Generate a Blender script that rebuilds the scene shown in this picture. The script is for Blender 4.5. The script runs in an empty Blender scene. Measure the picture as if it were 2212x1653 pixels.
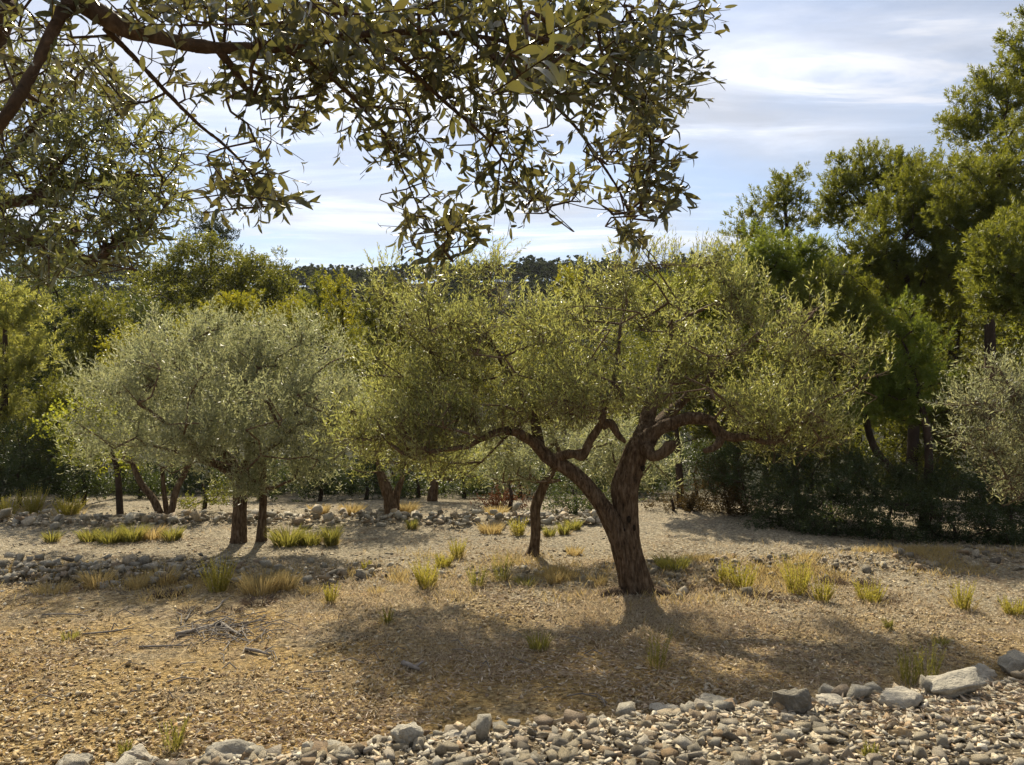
import bpy, bmesh, math, random
import numpy as np
from mathutils import Matrix, Vector

S = bpy.context.scene
COL = S.collection
pi = math.pi

# ------------------------------------------------------------------ camera, sky, sun, exposure
F, CX, CY, H = 1660.0, 1105.5, 826.5, 2.15          # focal length in pixels of a 2211 wide frame; eye height over the olive's ground
HORIZON = 860.0
PITCH = math.atan((HORIZON - CY) / F)
cam_d = bpy.data.cameras.new('camera')
cam = bpy.data.objects.new('camera', cam_d)
COL.objects.link(cam)
cam.location = (0, 0, H)
cam.rotation_euler = (pi / 2 + PITCH, 0, 0)
cam_d.sensor_width = 36
cam_d.lens = 36 * F / 2211
cam_d.clip_start = 0.05
cam_d.clip_end = 6000
S.camera = cam

SUN_EL, SUN_AZ = math.radians(43), math.radians(-9)   # azimuth from +Y, clockwise
SUN_DIR = np.array([math.sin(SUN_AZ) * math.cos(SUN_EL), math.cos(SUN_AZ) * math.cos(SUN_EL), math.sin(SUN_EL)])
sun_d = bpy.data.lights.new('sun', 'SUN')
sun_d.energy = 5.0
sun_d.angle = math.radians(0.9)
sun_d.color = (1.0, 0.90, 0.70)
sun = bpy.data.objects.new('sun', sun_d)
COL.objects.link(sun)
sun.location = (-6, 30, 40)
sun.rotation_euler = Vector(-SUN_DIR).to_track_quat('-Z', 'Y').to_euler()

W = bpy.data.worlds.new('World')
S.world = W
W.use_nodes = True


def build_sky():
    nt = W.node_tree
    N, L = nt.nodes, nt.links
    N.clear()
    out = N.new('ShaderNodeOutputWorld')
    bg = N.new('ShaderNodeBackground')
    bg.inputs['Strength'].default_value = 0.09
    sky = N.new('ShaderNodeTexSky')
    sky.sky_type = 'NISHITA'
    sky.sun_disc = False
    sky.sun_elevation = SUN_EL
    sky.sun_rotation = SUN_AZ
    sky.altitude = 200
    sky.air_density = 1.0
    sky.dust_density = 0.5
    sky.ozone_density = 2.4
    tc = N.new('ShaderNodeTexCoord')
    sep = N.new('ShaderNodeSeparateXYZ')
    L.new(tc.outputs['Generated'], sep.inputs[0])

    def m(op, a, b=None, clamp=False):
        n = N.new('ShaderNodeMath')
        n.operation = op
        n.use_clamp = clamp
        for i, v in enumerate((a, b)):
            if v is None:
                continue
            if isinstance(v, (int, float)):
                n.inputs[i].default_value = v
            else:
                L.new(v, n.inputs[i])
        return n.outputs[0]
    zz = m('ADD', m('MAXIMUM', sep.outputs[2], 0.0), 0.10)
    u = m('DIVIDE', sep.outputs[0], zz)
    v = m('DIVIDE', sep.outputs[1], zz)
    comb = N.new('ShaderNodeCombineXYZ')
    L.new(u, comb.inputs[0])
    L.new(v, comb.inputs[1])

    def clouds(scale, loc, rot, detail, rough, lo, hi, dist=0.4):
        mp = N.new('ShaderNodeMapping')
        mp.inputs['Scale'].default_value = scale
        mp.inputs['Location'].default_value = loc
        mp.inputs['Rotation'].default_value = (0, 0, rot)
        L.new(comb.outputs[0], mp.inputs[0])
        no = N.new('ShaderNodeTexNoise')
        no.inputs['Scale'].default_value = 1.0
        no.inputs['Detail'].default_value = detail
        no.inputs['Roughness'].default_value = rough
        no.inputs['Distortion'].default_value = dist
        L.new(mp.outputs[0], no.inputs['Vector'])
        mr = N.new('ShaderNodeMapRange')
        mr.interpolation_type = 'SMOOTHSTEP'
        mr.inputs['From Min'].default_value = lo
        mr.inputs['From Max'].default_value = hi
        L.new(no.outputs['Fac'], mr.inputs['Value'])
        return mr.outputs[0]
    sheet = clouds((0.45, 0.95, 1), (3.1, 7.3, 0), 0.12, 7, 0.55, 0.36, 0.64)
    streak = clouds((0.9, 3.2, 1), (1.7, 2.2, 0), -0.10, 9, 0.60, 0.42, 0.68, 0.8)
    mask = m('MAXIMUM', m('ADD', m('MULTIPLY', sheet, 0.55), 0.33), m('MULTIPLY', streak, 0.95))
    # cloud radiance: white with forward scattering round the sun
    nrm = N.new('ShaderNodeVectorMath')
    nrm.operation = 'DOT_PRODUCT'
    L.new(tc.outputs['Generated'], nrm.inputs[0])
    nrm.inputs[1].default_value = SUN_DIR
    dot = m('MAXIMUM', nrm.outputs['Value'], 0.0)
    fwd = m('POWER', dot, 5.0)
    bright = m('ADD', m('MULTIPLY', fwd, 6.0), 3.5)
    shade = clouds((1.3, 2.4, 1), (9.4, 1.2, 0), 0.05, 6, 0.55, 0.30, 0.75)
    bright = m('MULTIPLY', bright, m('ADD', m('MULTIPLY', shade, 0.30), 0.78))
    bright = m('MULTIPLY', bright, m('ADD', m('MULTIPLY', streak, 0.45), 1.0))
    cc = N.new('ShaderNodeCombineXYZ')
    L.new(m('MULTIPLY', bright, 0.97), cc.inputs[0])
    L.new(m('MULTIPLY', bright, 0.985), cc.inputs[1])
    L.new(m('MULTIPLY', bright, 1.05), cc.inputs[2])
    mix = N.new('ShaderNodeMix')
    mix.data_type = 'RGBA'
    L.new(mask, mix.inputs[0])
    L.new(sky.outputs[0], mix.inputs[6])
    L.new(cc.outputs[0], mix.inputs[7])
    L.new(mix.outputs[2], bg.inputs['Color'])
    L.new(bg.outputs[0], out.inputs[0])


build_sky()
S.view_settings.view_transform = 'Standard'
S.view_settings.look = 'None'
S.view_settings.gamma = 1.0
S.view_settings.use_curve_mapping = False
S.view_settings.exposure = 0.66
S.render.engine = 'CYCLES'
S.cycles.max_bounces = 8
S.cycles.diffuse_bounces = 4
S.cycles.transmission_bounces = 5
S.cycles.transparent_max_bounces = 4
S.cycles.sample_clamp_indirect = 6
S.cycles.caustics_reflective = False
S.cycles.caustics_refractive = False
S.cycles.use_denoising = True

# ------------------------------------------------------------------ helpers: numbers
rng = np.random.default_rng(20240)


def unit(a):
    return a / np.maximum(np.linalg.norm(a, axis=-1, keepdims=True), 1e-9)


def _hash(i, j, k):
    h = (i.astype(np.int64) * 374761393 + j.astype(np.int64) * 668265263 + k.astype(np.int64) * 2147483647) & 0xffffffff
    h = ((h ^ (h >> 13)) * 1274126177) & 0xffffffff
    return ((h ^ (h >> 16)) & 0xffff) / 65535.0


def vnoise(p):
    p = np.asarray(p, float)
    i = np.floor(p).astype(np.int64)
    f = p - i
    f = f * f * (3 - 2 * f)
    r = 0
    for dx in (0, 1):
        for dy in (0, 1):
            for dz in (0, 1):
                w = (f[..., 0] if dx else 1 - f[..., 0]) * (f[..., 1] if dy else 1 - f[..., 1]) * (f[..., 2] if dz else 1 - f[..., 2])
                r = r + w * _hash(i[..., 0] + dx, i[..., 1] + dy, i[..., 2] + dz)
    return r


def fbm(p, o=4):
    p = np.asarray(p, float)
    s, a, t = 0, 0.5, 0
    for k in range(o):
        s = s + a * vnoise(p * 2 ** k + 17.3 * k)
        t += a
        a *= 0.5
    return s / t


def n2(x, y, f, o=3, z=0.0):
    x, y = np.broadcast_arrays(np.asarray(x, float), np.asarray(y, float))
    return fbm(np.stack([x * f, y * f, np.full_like(x, z)], -1), o) - 0.5


def smooth(a, b, x):
    t = np.clip((x - a) / (b - a), 0, 1)
    return t * t * (3 - 2 * t)


def seg_dist(x, y, pts):
    best = np.full(np.broadcast(x, y).shape, 1e9)
    for (ax, ay), (bx, by) in zip(pts[:-1], pts[1:]):
        dx, dy = bx - ax, by - ay
        t = np.clip(((x - ax) * dx + (y - ay) * dy) / (dx * dx + dy * dy), 0, 1)
        best = np.minimum(best, np.hypot(x - ax - t * dx, y - ay - t * dy))
    return best


WALL_LEFT = [(-14, 9.35), (-6, 9.3), (-3.2, 9.25), (-1.6, 9.6)]
WALL_RIGHT = [(1.6, 9.35), (2.6, 9.7), (4.5, 10.3), (7.2, 10.7), (14, 11)]
WALL_FAR = [(-16, 13.3), (-6, 13.3), (-2, 13.5), (0.8, 13.6), (1.8, 13.9)]


def edge_y(x):
    return 4.50 + 0.235 * np.clip(x, -8, 12)


def hgt(x, y):
    x = np.asarray(x, float)
    y = np.asarray(y, float)
    s = y - edge_y(x) + 0.12 * n2(x, y, 1.1, 2, 5.0)
    near = smooth(0.25, -0.30, s) * 0.27 + np.clip(-s, 0, 2.5) * 0.085
    z = near
    z = z + 0.08 * np.exp(-(seg_dist(x, y, WALL_LEFT) / 0.42) ** 2) * smooth(-2.2, -4.0, x)
    z = z + 0.10 * np.exp(-(seg_dist(x, y, WALL_RIGHT) / 0.5) ** 2)
    z = z + 0.06 * np.exp(-(seg_dist(x, y, WALL_FAR) / 0.45) ** 2)
    z = z + 0.10 * n2(x, y, 0.45, 3, 1.0) * smooth(60, 10, np.abs(y)) + 0.03 * n2(x, y, 2.3, 2, 2.0) - 0.05 * smooth(8, 11, y)
    z = z + np.interp(y, [16, 22, 34, 60, 95, 195, 225, 400, 4000], [0, -0.3, -1.6, -4.5, -4.0, 30.5, 32.5, 28, 20])
    z = z + 9 * n2(x, y, 0.012, 3, 3.0) * smooth(60, 160, y)
    return z


def ray(px, py):
    c, s = math.cos(PITCH), math.sin(PITCH)
    a, b = (px - CX) / F, -(py - CY) / F
    return np.array([a, c - b * s, s + b * c])


def P(px, py, d):
    r = ray(px, py)
    return np.array([0, 0, H]) + r * (d / r[1])


def G(px, py):
    """the point of the ground seen at a pixel of the photograph"""
    r = ray(px, py)
    t = np.linspace(2.5, 60, 6000)
    q = np.array([0, 0, H]) + r * t[:, None]
    below = q[:, 2] < hgt(q[:, 0], q[:, 1])
    k = int(np.argmax(below)) if below.any() else -1
    return q[k]


def on_ground(x, y):
    return np.array([x, y, float(hgt(x, y))])


# ------------------------------------------------------------------ helpers: objects and meshes
def mesh(name, V, faces, mat, smooth_shade=False):
    """faces: list of int arrays (M,3) or (M,4)"""
    me = bpy.data.meshes.new(name)
    V = np.asarray(V, np.float32)
    faces = [np.asarray(f, np.int32) for f in (faces if isinstance(faces, list) else [faces])]
    me.vertices.add(len(V))
    me.vertices.foreach_set('co', V.ravel())
    loops = np.concatenate([f.ravel() for f in faces])
    sizes = np.concatenate([np.full(len(f), f.shape[1], np.int32) for f in faces])
    starts = np.concatenate([[0], np.cumsum(sizes)[:-1]]).astype(np.int32)
    me.loops.add(len(loops))
    me.loops.foreach_set('vertex_index', loops)
    me.polygons.add(len(sizes))
    me.polygons.foreach_set('loop_start', starts)
    if smooth_shade:
        me.polygons.foreach_set('use_smooth', np.ones(len(sizes), bool))
    me.update(calc_edges=True)
    if mat:
        me.materials.append(mat)
    return me


def obj(name, me, parent=None, loc=None):
    o = bpy.data.objects.new(name, me)
    COL.objects.link(o)
    if parent is not None:
        o.parent = parent
    if loc is not None:
        o.location = [float(c) for c in loc]
    return o


def tag(o, label=None, cat=None, group=None, kind=None):
    if label:
        o['label'] = label
    if cat:
        o['category'] = cat
    if group:
        o['group'] = group
    if kind:
        o['kind'] = kind
    return o


def thing(name, loc, label, cat, group=None):
    o = obj(name, None, None, loc)
    o.empty_display_size = 0.2
    return tag(o, label, cat, group)


class Bag:
    """collects pieces of geometry for one mesh"""

    def __init__(self):
        self.V, self.F, self.n = [], {3: [], 4: []}, 0

    def add(self, V, faces):
        for f in (faces if isinstance(faces, list) else [faces]):
            f = np.asarray(f)
            if len(f):
                self.F[f.shape[1]].append(f + self.n)
        self.V.append(np.asarray(V, float))
        self.n += len(V)

    def mesh(self, name, mat, origin=(0, 0, 0), smooth_shade=False):
        V = np.concatenate(self.V) - np.asarray(origin, float)
        return mesh(name, V, [np.concatenate(v) for v in self.F.values() if v], mat, smooth_shade)


def catmull(pts, n):
    pts = np.asarray(pts, float)
    p = np.vstack([2 * pts[0] - pts[1], pts, 2 * pts[-1] - pts[-2]])
    out = []
    for i in range(1, len(p) - 2):
        t = np.linspace(0, 1, n, endpoint=False)[:, None]
        a, b, c, d = p[i - 1], p[i], p[i + 1], p[i + 2]
        out.append(0.5 * (2 * b + (c - a) * t + (2 * a - 5 * b + 4 * c - d) * t ** 2 + (3 * b - a - 3 * c + d) * t ** 3))
    out.append(pts[-1:])
    return np.vstack(out)


def tube(pts, rad, n=8, sub=4, rough=0.0, seed=0, furrow=0.0, flare=None):
    """a closed tapering tube through pts; rough: knobbly, furrow: long bark ridges"""
    q = catmull(np.hstack([np.asarray(pts, float), np.asarray(rad, float)[:, None]]), sub)
    C, R = q[:, :3], np.maximum(q[:, 3], 1e-4)
    T = unit(np.gradient(C, axis=0))
    ref = np.array([1.0, 0.13, 0.0])
    A = unit(np.cross(T, np.broadcast_to(ref, T.shape)))
    bad = np.linalg.norm(np.cross(T, ref), axis=1) < 0.15
    if bad.any():
        A[bad] = unit(np.cross(T[bad], np.array([0, 1.0, 0.2])))
    B = np.cross(T, A)
    th = np.linspace(0, 2 * pi, n, endpoint=False)
    ring = np.cos(th)[None, :, None] * A[:, None] + np.sin(th)[None, :, None] * B[:, None]
    r = np.repeat(R[:, None], n, 1)
    s = np.concatenate([[0], np.cumsum(np.linalg.norm(np.diff(C, axis=0), axis=1))])
    base = C[:, None] + ring * r[..., None]
    if rough:
        rr = max(float(R.mean()), 1e-3)
        r = r * (1 + rough * 2 * (fbm(base / (rr * 2.2) + seed * 7.1, 3) - 0.5))
    if furrow:
        tw = th[None] + 0.5 * np.sin(s * 2.0)[:, None]
        g = np.stack([np.cos(tw) * 3.6, np.sin(tw) * 3.6, s[:, None].repeat(n, 1) * 4.5 + seed], -1)
        rid = 1 - np.abs(2 * fbm(g, 3) - 1) * 2.2
        r = r * (1 + furrow * (rid - 0.4))
    V = C[:, None] + ring * r[..., None]
    m = len(C)
    idx = np.arange(m * n).reshape(m, n)
    a, b = idx[:-1], idx[1:]
    Q = np.stack([a, np.roll(a, -1, 1), np.roll(b, -1, 1), b], -1).reshape(-1, 4)
    V = np.vstack([V.reshape(-1, 3), C[:1], C[-1:] + T[-1:] * R[-1] * 0.6])
    c0, c1 = m * n, m * n + 1
    t0 = np.stack([np.roll(idx[0], -1), idx[0], np.full(n, c0)], -1)
    t1 = np.stack([idx[-1], np.roll(idx[-1], -1), np.full(n, c1)], -1)
    return V, [Q, np.vstack([t0, t1])]


def frusta(A, B, ra, rb, n=5):
    """one open n-sided frustum per edge"""
    T = unit(B - A)
    ref = np.where(np.abs(T[:, 2:3]) < 0.9, np.array([[0, 0, 1.0]]), np.array([[1.0, 0, 0]]))
    X = unit(np.cross(T, ref))
    Y = np.cross(T, X)
    th = np.linspace(0, 2 * pi, n, endpoint=False)
    ring = np.cos(th)[None, :, None] * X[:, None] + np.sin(th)[None, :, None] * Y[:, None]
    V = np.concatenate([A[:, None] + ring * ra[:, None, None], B[:, None] + ring * rb[:, None, None]], 1)
    base = (np.arange(len(A)) * 2 * n)[:, None]
    i = np.arange(n)[None]
    j = (i + 1) % n
    Q = np.stack([base + i, base + j, base + n + j, base + n + i], -1).reshape(-1, 4)
    return V.reshape(-1, 3), Q


def grow(trunk_nodes, targets, r_tip, r, step=0.3, power=0.45, wiggle=0.07, droop=0.0, tang=None):
    """joins every target to the nearest wood already there; returns frusta arrays"""
    targets = np.asarray(targets, float)
    pos = [np.asarray(p, float) for p in trunk_nodes]
    par = [-1] * len(pos)
    arr = np.zeros((len(pos) + len(targets) * 12 + 10, 3))
    arr[:len(pos)] = pos
    n = len(pos)
    tn = arr[:n].copy()
    order = np.argsort([np.min(np.linalg.norm(tn - t, axis=1)) for t in targets])
    weight_tip = []
    for ti in order:
        t = targets[ti]
        d = np.linalg.norm(arr[:n] - t, axis=1) + 0.5 * np.maximum(arr[:n, 2] - t[2], 0)
        k = int(np.argmin(d))
        a = arr[k].copy()
        ln = np.linalg.norm(t - a)
        m = int(np.clip(round(ln / step), 1, 10))
        off = r.normal(0, wiggle * ln, 3)
        prev = k
        for q in range(1, m + 1):
            f = q / m
            p = a + (t - a) * f
            if tang is not None:
                c = t - tang[ti] * ln * 0.4
                p = a * (1 - f) ** 2 + c * 2 * f * (1 - f) + t * f * f
            p = p + off * math.sin(pi * f) + np.array([0, 0, droop * ln * math.sin(pi * f)])
            if n >= len(arr):
                arr = np.vstack([arr, np.zeros((len(arr), 3))])
            arr[n] = p
            par.append(prev)
            prev = n
            n += 1
        weight_tip.append(prev)
    w = np.zeros(n)
    for k in weight_tip:
        w[k] += 1
    for k in range(n - 1, -1, -1):
        if par[k] >= 0:
            w[par[k]] += w[k]
    rad = r_tip * np.maximum(w, 1) ** power
    par = np.array(par)
    e = np.where(par >= 0)[0]
    ra = np.minimum(rad[par[e]], rad[e] * 1.5)
    return arr[par[e]], arr[e], ra, rad[e], arr[:n]


# ------------------------------------------------------------------ materials
def nodes_of(name):
    m = bpy.data.materials.new(name)
    m.use_nodes = True
    nt = m.node_tree
    nt.nodes.clear()
    return m, nt.nodes, nt.links


def ramp(N, L, fac, stops, interp='LINEAR'):
    r = N.new('ShaderNodeValToRGB')
    r.color_ramp.interpolation = interp
    el = r.color_ramp.elements
    while len(el) < len(stops):
        el.new(0.5)
    for e, (p, c) in zip(el, stops):
        e.position = p
        e.color = (*c, 1)
    L.new(fac, r.inputs[0])
    return r.outputs[0]


def math_node(N, L, op, a, b=None):
    n = N.new('ShaderNodeMath')
    n.operation = op
    for i, v in enumerate((a, b)):
        if v is None:
            continue
        if isinstance(v, (int, float)):
            n.inputs[i].default_value = v
        else:
            L.new(v, n.inputs[i])
    return n.outputs[0]


def mixc(N, L, fac, a, b):
    n = N.new('ShaderNodeMix')
    n.data_type = 'RGBA'
    for sock, v in ((0, fac), (6, a), (7, b)):
        if isinstance(v, (int, float)):
            n.inputs[sock].default_value = v
        elif isinstance(v, tuple):
            n.inputs[sock].default_value = (*v, 1)
        else:
            L.new(v, n.inputs[sock])
    return n.outputs[2]


def noise(N, L, scale, detail=4, rough=0.55, coord=None, vec_scale=None, dist=0.0):
    tc = N.new('ShaderNodeTexCoord')
    src = tc.outputs[coord or 'Object']
    if vec_scale:
        mp = N.new('ShaderNodeMapping')
        mp.inputs['Scale'].default_value = vec_scale
        L.new(src, mp.inputs[0])
        src = mp.outputs[0]
    n = N.new('ShaderNodeTexNoise')
    n.inputs['Scale'].default_value = scale
    n.inputs['Detail'].default_value = detail
    n.inputs['Roughness'].default_value = rough
    n.inputs['Distortion'].default_value = dist
    L.new(src, n.inputs['Vector'])
    return n.outputs['Fac']


def island_random(N, L):
    g = N.new('ShaderNodeNewGeometry')
    o = N.new('ShaderNodeObjectInfo')
    return math_node(N, L, 'FRACT', math_node(N, L, 'ADD', g.outputs['Random Per Island'], o.outputs['Random']))


def leaf_mat(name, cols, under, trans, tw=0.35, rough=0.45, spec=0.35):
    """cols: ramp of upper-face colours picked per leaf; under: colour of the lower face; trans: colour of light shining through"""
    m, N, L = nodes_of(name)
    out = N.new('ShaderNodeOutputMaterial')
    rnd = island_random(N, L)
    up = ramp(N, L, rnd, [(i / max(1, len(cols) - 1), c) for i, c in enumerate(cols)])
    g = N.new('ShaderNodeNewGeometry')
    col = mixc(N, L, g.outputs['Backfacing'], up, under)
    b = N.new('ShaderNodeBsdfPrincipled')
    L.new(col, b.inputs['Base Color'])
    b.inputs['Roughness'].default_value = rough
    b.inputs['Specular IOR Level'].default_value = spec
    t = N.new('ShaderNodeBsdfTranslucent')
    tcol = mixc(N, L, math_node(N, L, 'MULTIPLY', rnd, 0.5), trans, tuple(min(1, c * f) for c, f in zip(trans, (1.35, 1.05, 0.8))))
    L.new(tcol, t.inputs['Color'])
    mx = N.new('ShaderNodeMixShader')
    mx.inputs[0].default_value = tw
    L.new(b.outputs[0], mx.inputs[1])
    L.new(t.outputs[0], mx.inputs[2])
    L.new(mx.outputs[0], out.inputs[0])
    return m


def bark_mat(name, stops, scale=9, stretch=(1, 1, 0.22), bump=0.6, dist=0.02):
    m, N, L = nodes_of(name)
    out = N.new('ShaderNodeOutputMaterial')
    f1 = noise(N, L, scale, 6, 0.65, vec_scale=stretch, dist=0.6)
    f2 = noise(N, L, scale * 0.35, 3, 0.5)
    c = ramp(N, L, math_node(N, L, 'ADD', math_node(N, L, 'MULTIPLY', f1, 0.75), math_node(N, L, 'MULTIPLY', f2, 0.25)), stops)
    b = N.new('ShaderNodeBsdfPrincipled')
    b.inputs['Roughness'].default_value = 0.9
    b.inputs['Specular IOR Level'].default_value = 0.15
    L.new(c, b.inputs['Base Color'])
    bp = N.new('ShaderNodeBump')
    bp.inputs['Strength'].default_value = bump
    bp.inputs['Distance'].default_value = dist
    L.new(f1, bp.inputs['Height'])
    L.new(bp.outputs[0], b.inputs['Normal'])
    L.new(b.outputs[0], out.inputs[0])
    return m


def rock_mat(name, stops):
    m, N, L = nodes_of(name)
    out = N.new('ShaderNodeOutputMaterial')
    rnd = island_random(N, L)
    base = ramp(N, L, rnd, stops)
    f1 = noise(N, L, 14, 6, 0.65)
    f2 = noise(N, L, 45, 4, 0.6)
    c = mixc(N, L, math_node(N, L, 'MULTIPLY', ramp(N, L, f1, [(0.48, (0, 0, 0)), (0.66, (1, 1, 1))]), 0.55), base, (0.13, 0.12, 0.10))
    c = mixc(N, L, math_node(N, L, 'MULTIPLY', ramp(N, L, f2, [(0.52, (0, 0, 0)), (0.7, (1, 1, 1))]), 0.3), c, (0.50, 0.45, 0.36))
    b = N.new('ShaderNodeBsdfPrincipled')
    b.inputs['Roughness'].default_value = 0.88
    b.inputs['Specular IOR Level'].default_value = 0.25
    L.new(c, b.inputs['Base Color'])
    bp = N.new('ShaderNodeBump')
    bp.inputs['Strength'].default_value = 0.9
    bp.inputs['Distance'].default_value = 0.02
    L.new(math_node(N, L, 'ADD', f1, f2), bp.inputs['Height'])
    L.new(bp.outputs[0], b.inputs['Normal'])
    L.new(b.outputs[0], out.inputs[0])
    return m


def ground_mat():
    m, N, L = nodes_of('stony_soil')
    out = N.new('ShaderNodeOutputMaterial')
    patch = noise(N, L, 0.55, 5, 0.6, dist=0.4)
    patch2 = noise(N, L, 1.9, 4, 0.6)
    fine = noise(N, L, 22, 6, 0.7)
    vor = N.new('ShaderNodeTexVoronoi')
    vor.inputs['Scale'].default_value = 30
    vor.inputs['Randomness'].default_value = 1.0
    tc = N.new('ShaderNodeTexCoord')
    L.new(tc.outputs['Object'], vor.inputs['Vector'])
    sep = N.new('ShaderNodeSeparateXYZ')
    L.new(tc.outputs['Object'], sep.inputs[0])
    ochre = ramp(N, L, fine, [(0.30, (0.19, 0.12, 0.05)), (0.5, (0.43, 0.30, 0.125)), (0.72, (0.64, 0.49, 0.25))])
    litter = ramp(N, L, fine, [(0.30, (0.18, 0.14, 0.09)), (0.5, (0.40, 0.345, 0.245)), (0.72, (0.68, 0.61, 0.47))])
    litter_grey = ramp(N, L, fine, [(0.30, (0.13, 0.115, 0.09)), (0.5, (0.29, 0.26, 0.20)), (0.72, (0.52, 0.48, 0.39))])
    # fallen leaf litter is thick round and beyond the olives, bare ochre soil lies near the front left
    gate = math_node(N, L, 'ADD', math_node(N, L, 'MULTIPLY', sep.outputs[1], 0.16), math_node(N, L, 'MULTIPLY', sep.outputs[0], 0.03))
    gate = math_node(N, L, 'ADD', gate, math_node(N, L, 'MULTIPLY', math_node(N, L, 'ADD', patch, patch2), 1.1))
    gate = math_node(N, L, 'SUBTRACT', gate, 1.72)
    f = ramp(N, L, gate, [(0.3, (0, 0, 0)), (0.85, (1, 1, 1))])
    c = mixc(N, L, f, ochre, litter)
    ash = ramp(N, L, noise(N, L, 1.1, 4, 0.6, vec_scale=(0.7, 1.6, 1)), [(0.54, (0, 0, 0)), (0.66, (1, 1, 1))])
    c = mixc(N, L, math_node(N, L, 'MULTIPLY', ash, 0.55), c, litter_grey)
    red = ramp(N, L, patch2, [(0.55, (0, 0, 0)), (0.72, (1, 1, 1))])
    c = mixc(N, L, math_node(N, L, 'MULTIPLY', red, 0.45), c, (0.27, 0.16, 0.075))
    peb = ramp(N, L, vor.outputs['Color'], [(0.0, (0.5, 0.5, 0.5)), (1.0, (1.5, 1.45, 1.38))])
    mul = N.new('ShaderNodeMix')
    mul.data_type = 'RGBA'
    mul.blend_type = 'MULTIPLY'
    mul.inputs[0].default_value = 1.0
    L.new(c, mul.inputs[6])
    L.new(peb, mul.inputs[7])
    # scrub and needles on the far slope
    scr = ramp(N, L, noise(N, L, 0.35, 5, 0.7), [(0.35, (0.018, 0.024, 0.010)), (0.66, (0.060, 0.055, 0.028))])
    far = ramp(N, L, math_node(N, L, 'MULTIPLY', math_node(N, L, 'SUBTRACT', sep.outputs[1], 16.5), 0.12), [(0.0, (0, 0, 0)), (0.5, (1, 1, 1))])
    c = mixc(N, L, far, mul.outputs[2], scr)
    bank = math_node(N, L, 'SUBTRACT', sep.outputs[1], math_node(N, L, 'ADD', math_node(N, L, 'MULTIPLY', sep.outputs[0], 0.235), 4.6))
    bank = math_node(N, L, 'ADD', bank, math_node(N, L, 'MULTIPLY', patch2, 0.2))
    grit = ramp(N, L, fine, [(0.3, (0.10, 0.075, 0.045)), (0.5, (0.25, 0.195, 0.12)), (0.7, (0.44, 0.36, 0.24))])
    c = mixc(N, L, ramp(N, L, bank, [(0.0, (1, 1, 1)), (0.25, (0, 0, 0))]), c, grit)
    b = N.new('ShaderNodeBsdfPrincipled')
    b.inputs['Roughness'].default_value = 0.95
    b.inputs['Specular IOR Level'].default_value = 0.1
    L.new(c, b.inputs['Base Color'])
    bp = N.new('ShaderNodeBump')
    bp.inputs['Strength'].default_value = 1.0
    bp.inputs['Distance'].default_value = 0.05
    hsum = math_node(N, L, 'SUBTRACT', math_node(N, L, 'MULTIPLY', fine, 1.9), math_node(N, L, 'MULTIPLY', vor.outputs['Distance'], 0.9))
    L.new(hsum, bp.inputs['Height'])
    L.new(bp.outputs[0], b.inputs['Normal'])
    L.new(b.outputs[0], out.inputs[0])
    return m


M = {}
M['ground'] = ground_mat()
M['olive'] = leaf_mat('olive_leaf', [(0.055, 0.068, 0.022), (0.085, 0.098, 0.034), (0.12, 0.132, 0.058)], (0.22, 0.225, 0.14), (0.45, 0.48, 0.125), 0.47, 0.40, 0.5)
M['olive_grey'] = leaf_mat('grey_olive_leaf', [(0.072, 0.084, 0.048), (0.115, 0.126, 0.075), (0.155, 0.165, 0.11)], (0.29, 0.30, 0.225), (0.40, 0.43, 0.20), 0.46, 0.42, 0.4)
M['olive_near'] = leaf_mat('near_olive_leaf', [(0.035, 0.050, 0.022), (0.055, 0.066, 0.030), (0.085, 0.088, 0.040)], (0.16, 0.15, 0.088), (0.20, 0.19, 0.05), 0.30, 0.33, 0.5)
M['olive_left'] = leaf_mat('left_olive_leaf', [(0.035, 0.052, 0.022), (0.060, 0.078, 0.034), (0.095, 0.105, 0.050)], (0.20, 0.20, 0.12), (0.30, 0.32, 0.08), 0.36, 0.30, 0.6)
M['pine'] = leaf_mat('pine_needle', [(0.038, 0.060, 0.014), (0.060, 0.084, 0.018), (0.092, 0.108, 0.022)], (0.06, 0.078, 0.02), (0.35, 0.38, 0.04), 0.35, 0.5, 0.3)
M['pine_fresh'] = leaf_mat('fresh_pine_needle', [(0.055, 0.095, 0.014), (0.085, 0.13, 0.02), (0.13, 0.16, 0.03)], (0.09, 0.12, 0.022), (0.30, 0.37, 0.045), 0.38, 0.5, 0.3)
M['pale'] = leaf_mat('pale_pine_needle', [(0.075, 0.095, 0.035), (0.105, 0.12, 0.045), (0.14, 0.145, 0.06)], (0.11, 0.125, 0.05), (0.50, 0.52, 0.11), 0.45, 0.5, 0.3)
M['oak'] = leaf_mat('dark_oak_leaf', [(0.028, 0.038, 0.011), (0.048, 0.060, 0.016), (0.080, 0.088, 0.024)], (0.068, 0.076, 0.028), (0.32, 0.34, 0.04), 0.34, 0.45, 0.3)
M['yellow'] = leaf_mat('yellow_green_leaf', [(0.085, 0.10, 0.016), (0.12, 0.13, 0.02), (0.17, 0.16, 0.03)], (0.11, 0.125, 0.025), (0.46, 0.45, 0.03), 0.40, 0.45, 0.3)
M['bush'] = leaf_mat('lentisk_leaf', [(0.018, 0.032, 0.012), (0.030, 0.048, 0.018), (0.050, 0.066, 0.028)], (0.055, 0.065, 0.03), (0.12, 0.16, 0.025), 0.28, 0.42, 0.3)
M['lime'] = leaf_mat('lime_leaf', [(0.09, 0.13, 0.02), (0.13, 0.17, 0.03), (0.18, 0.2, 0.04)], (0.13, 0.16, 0.035), (0.50, 0.54, 0.05), 0.42, 0.45, 0.3)
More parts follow.
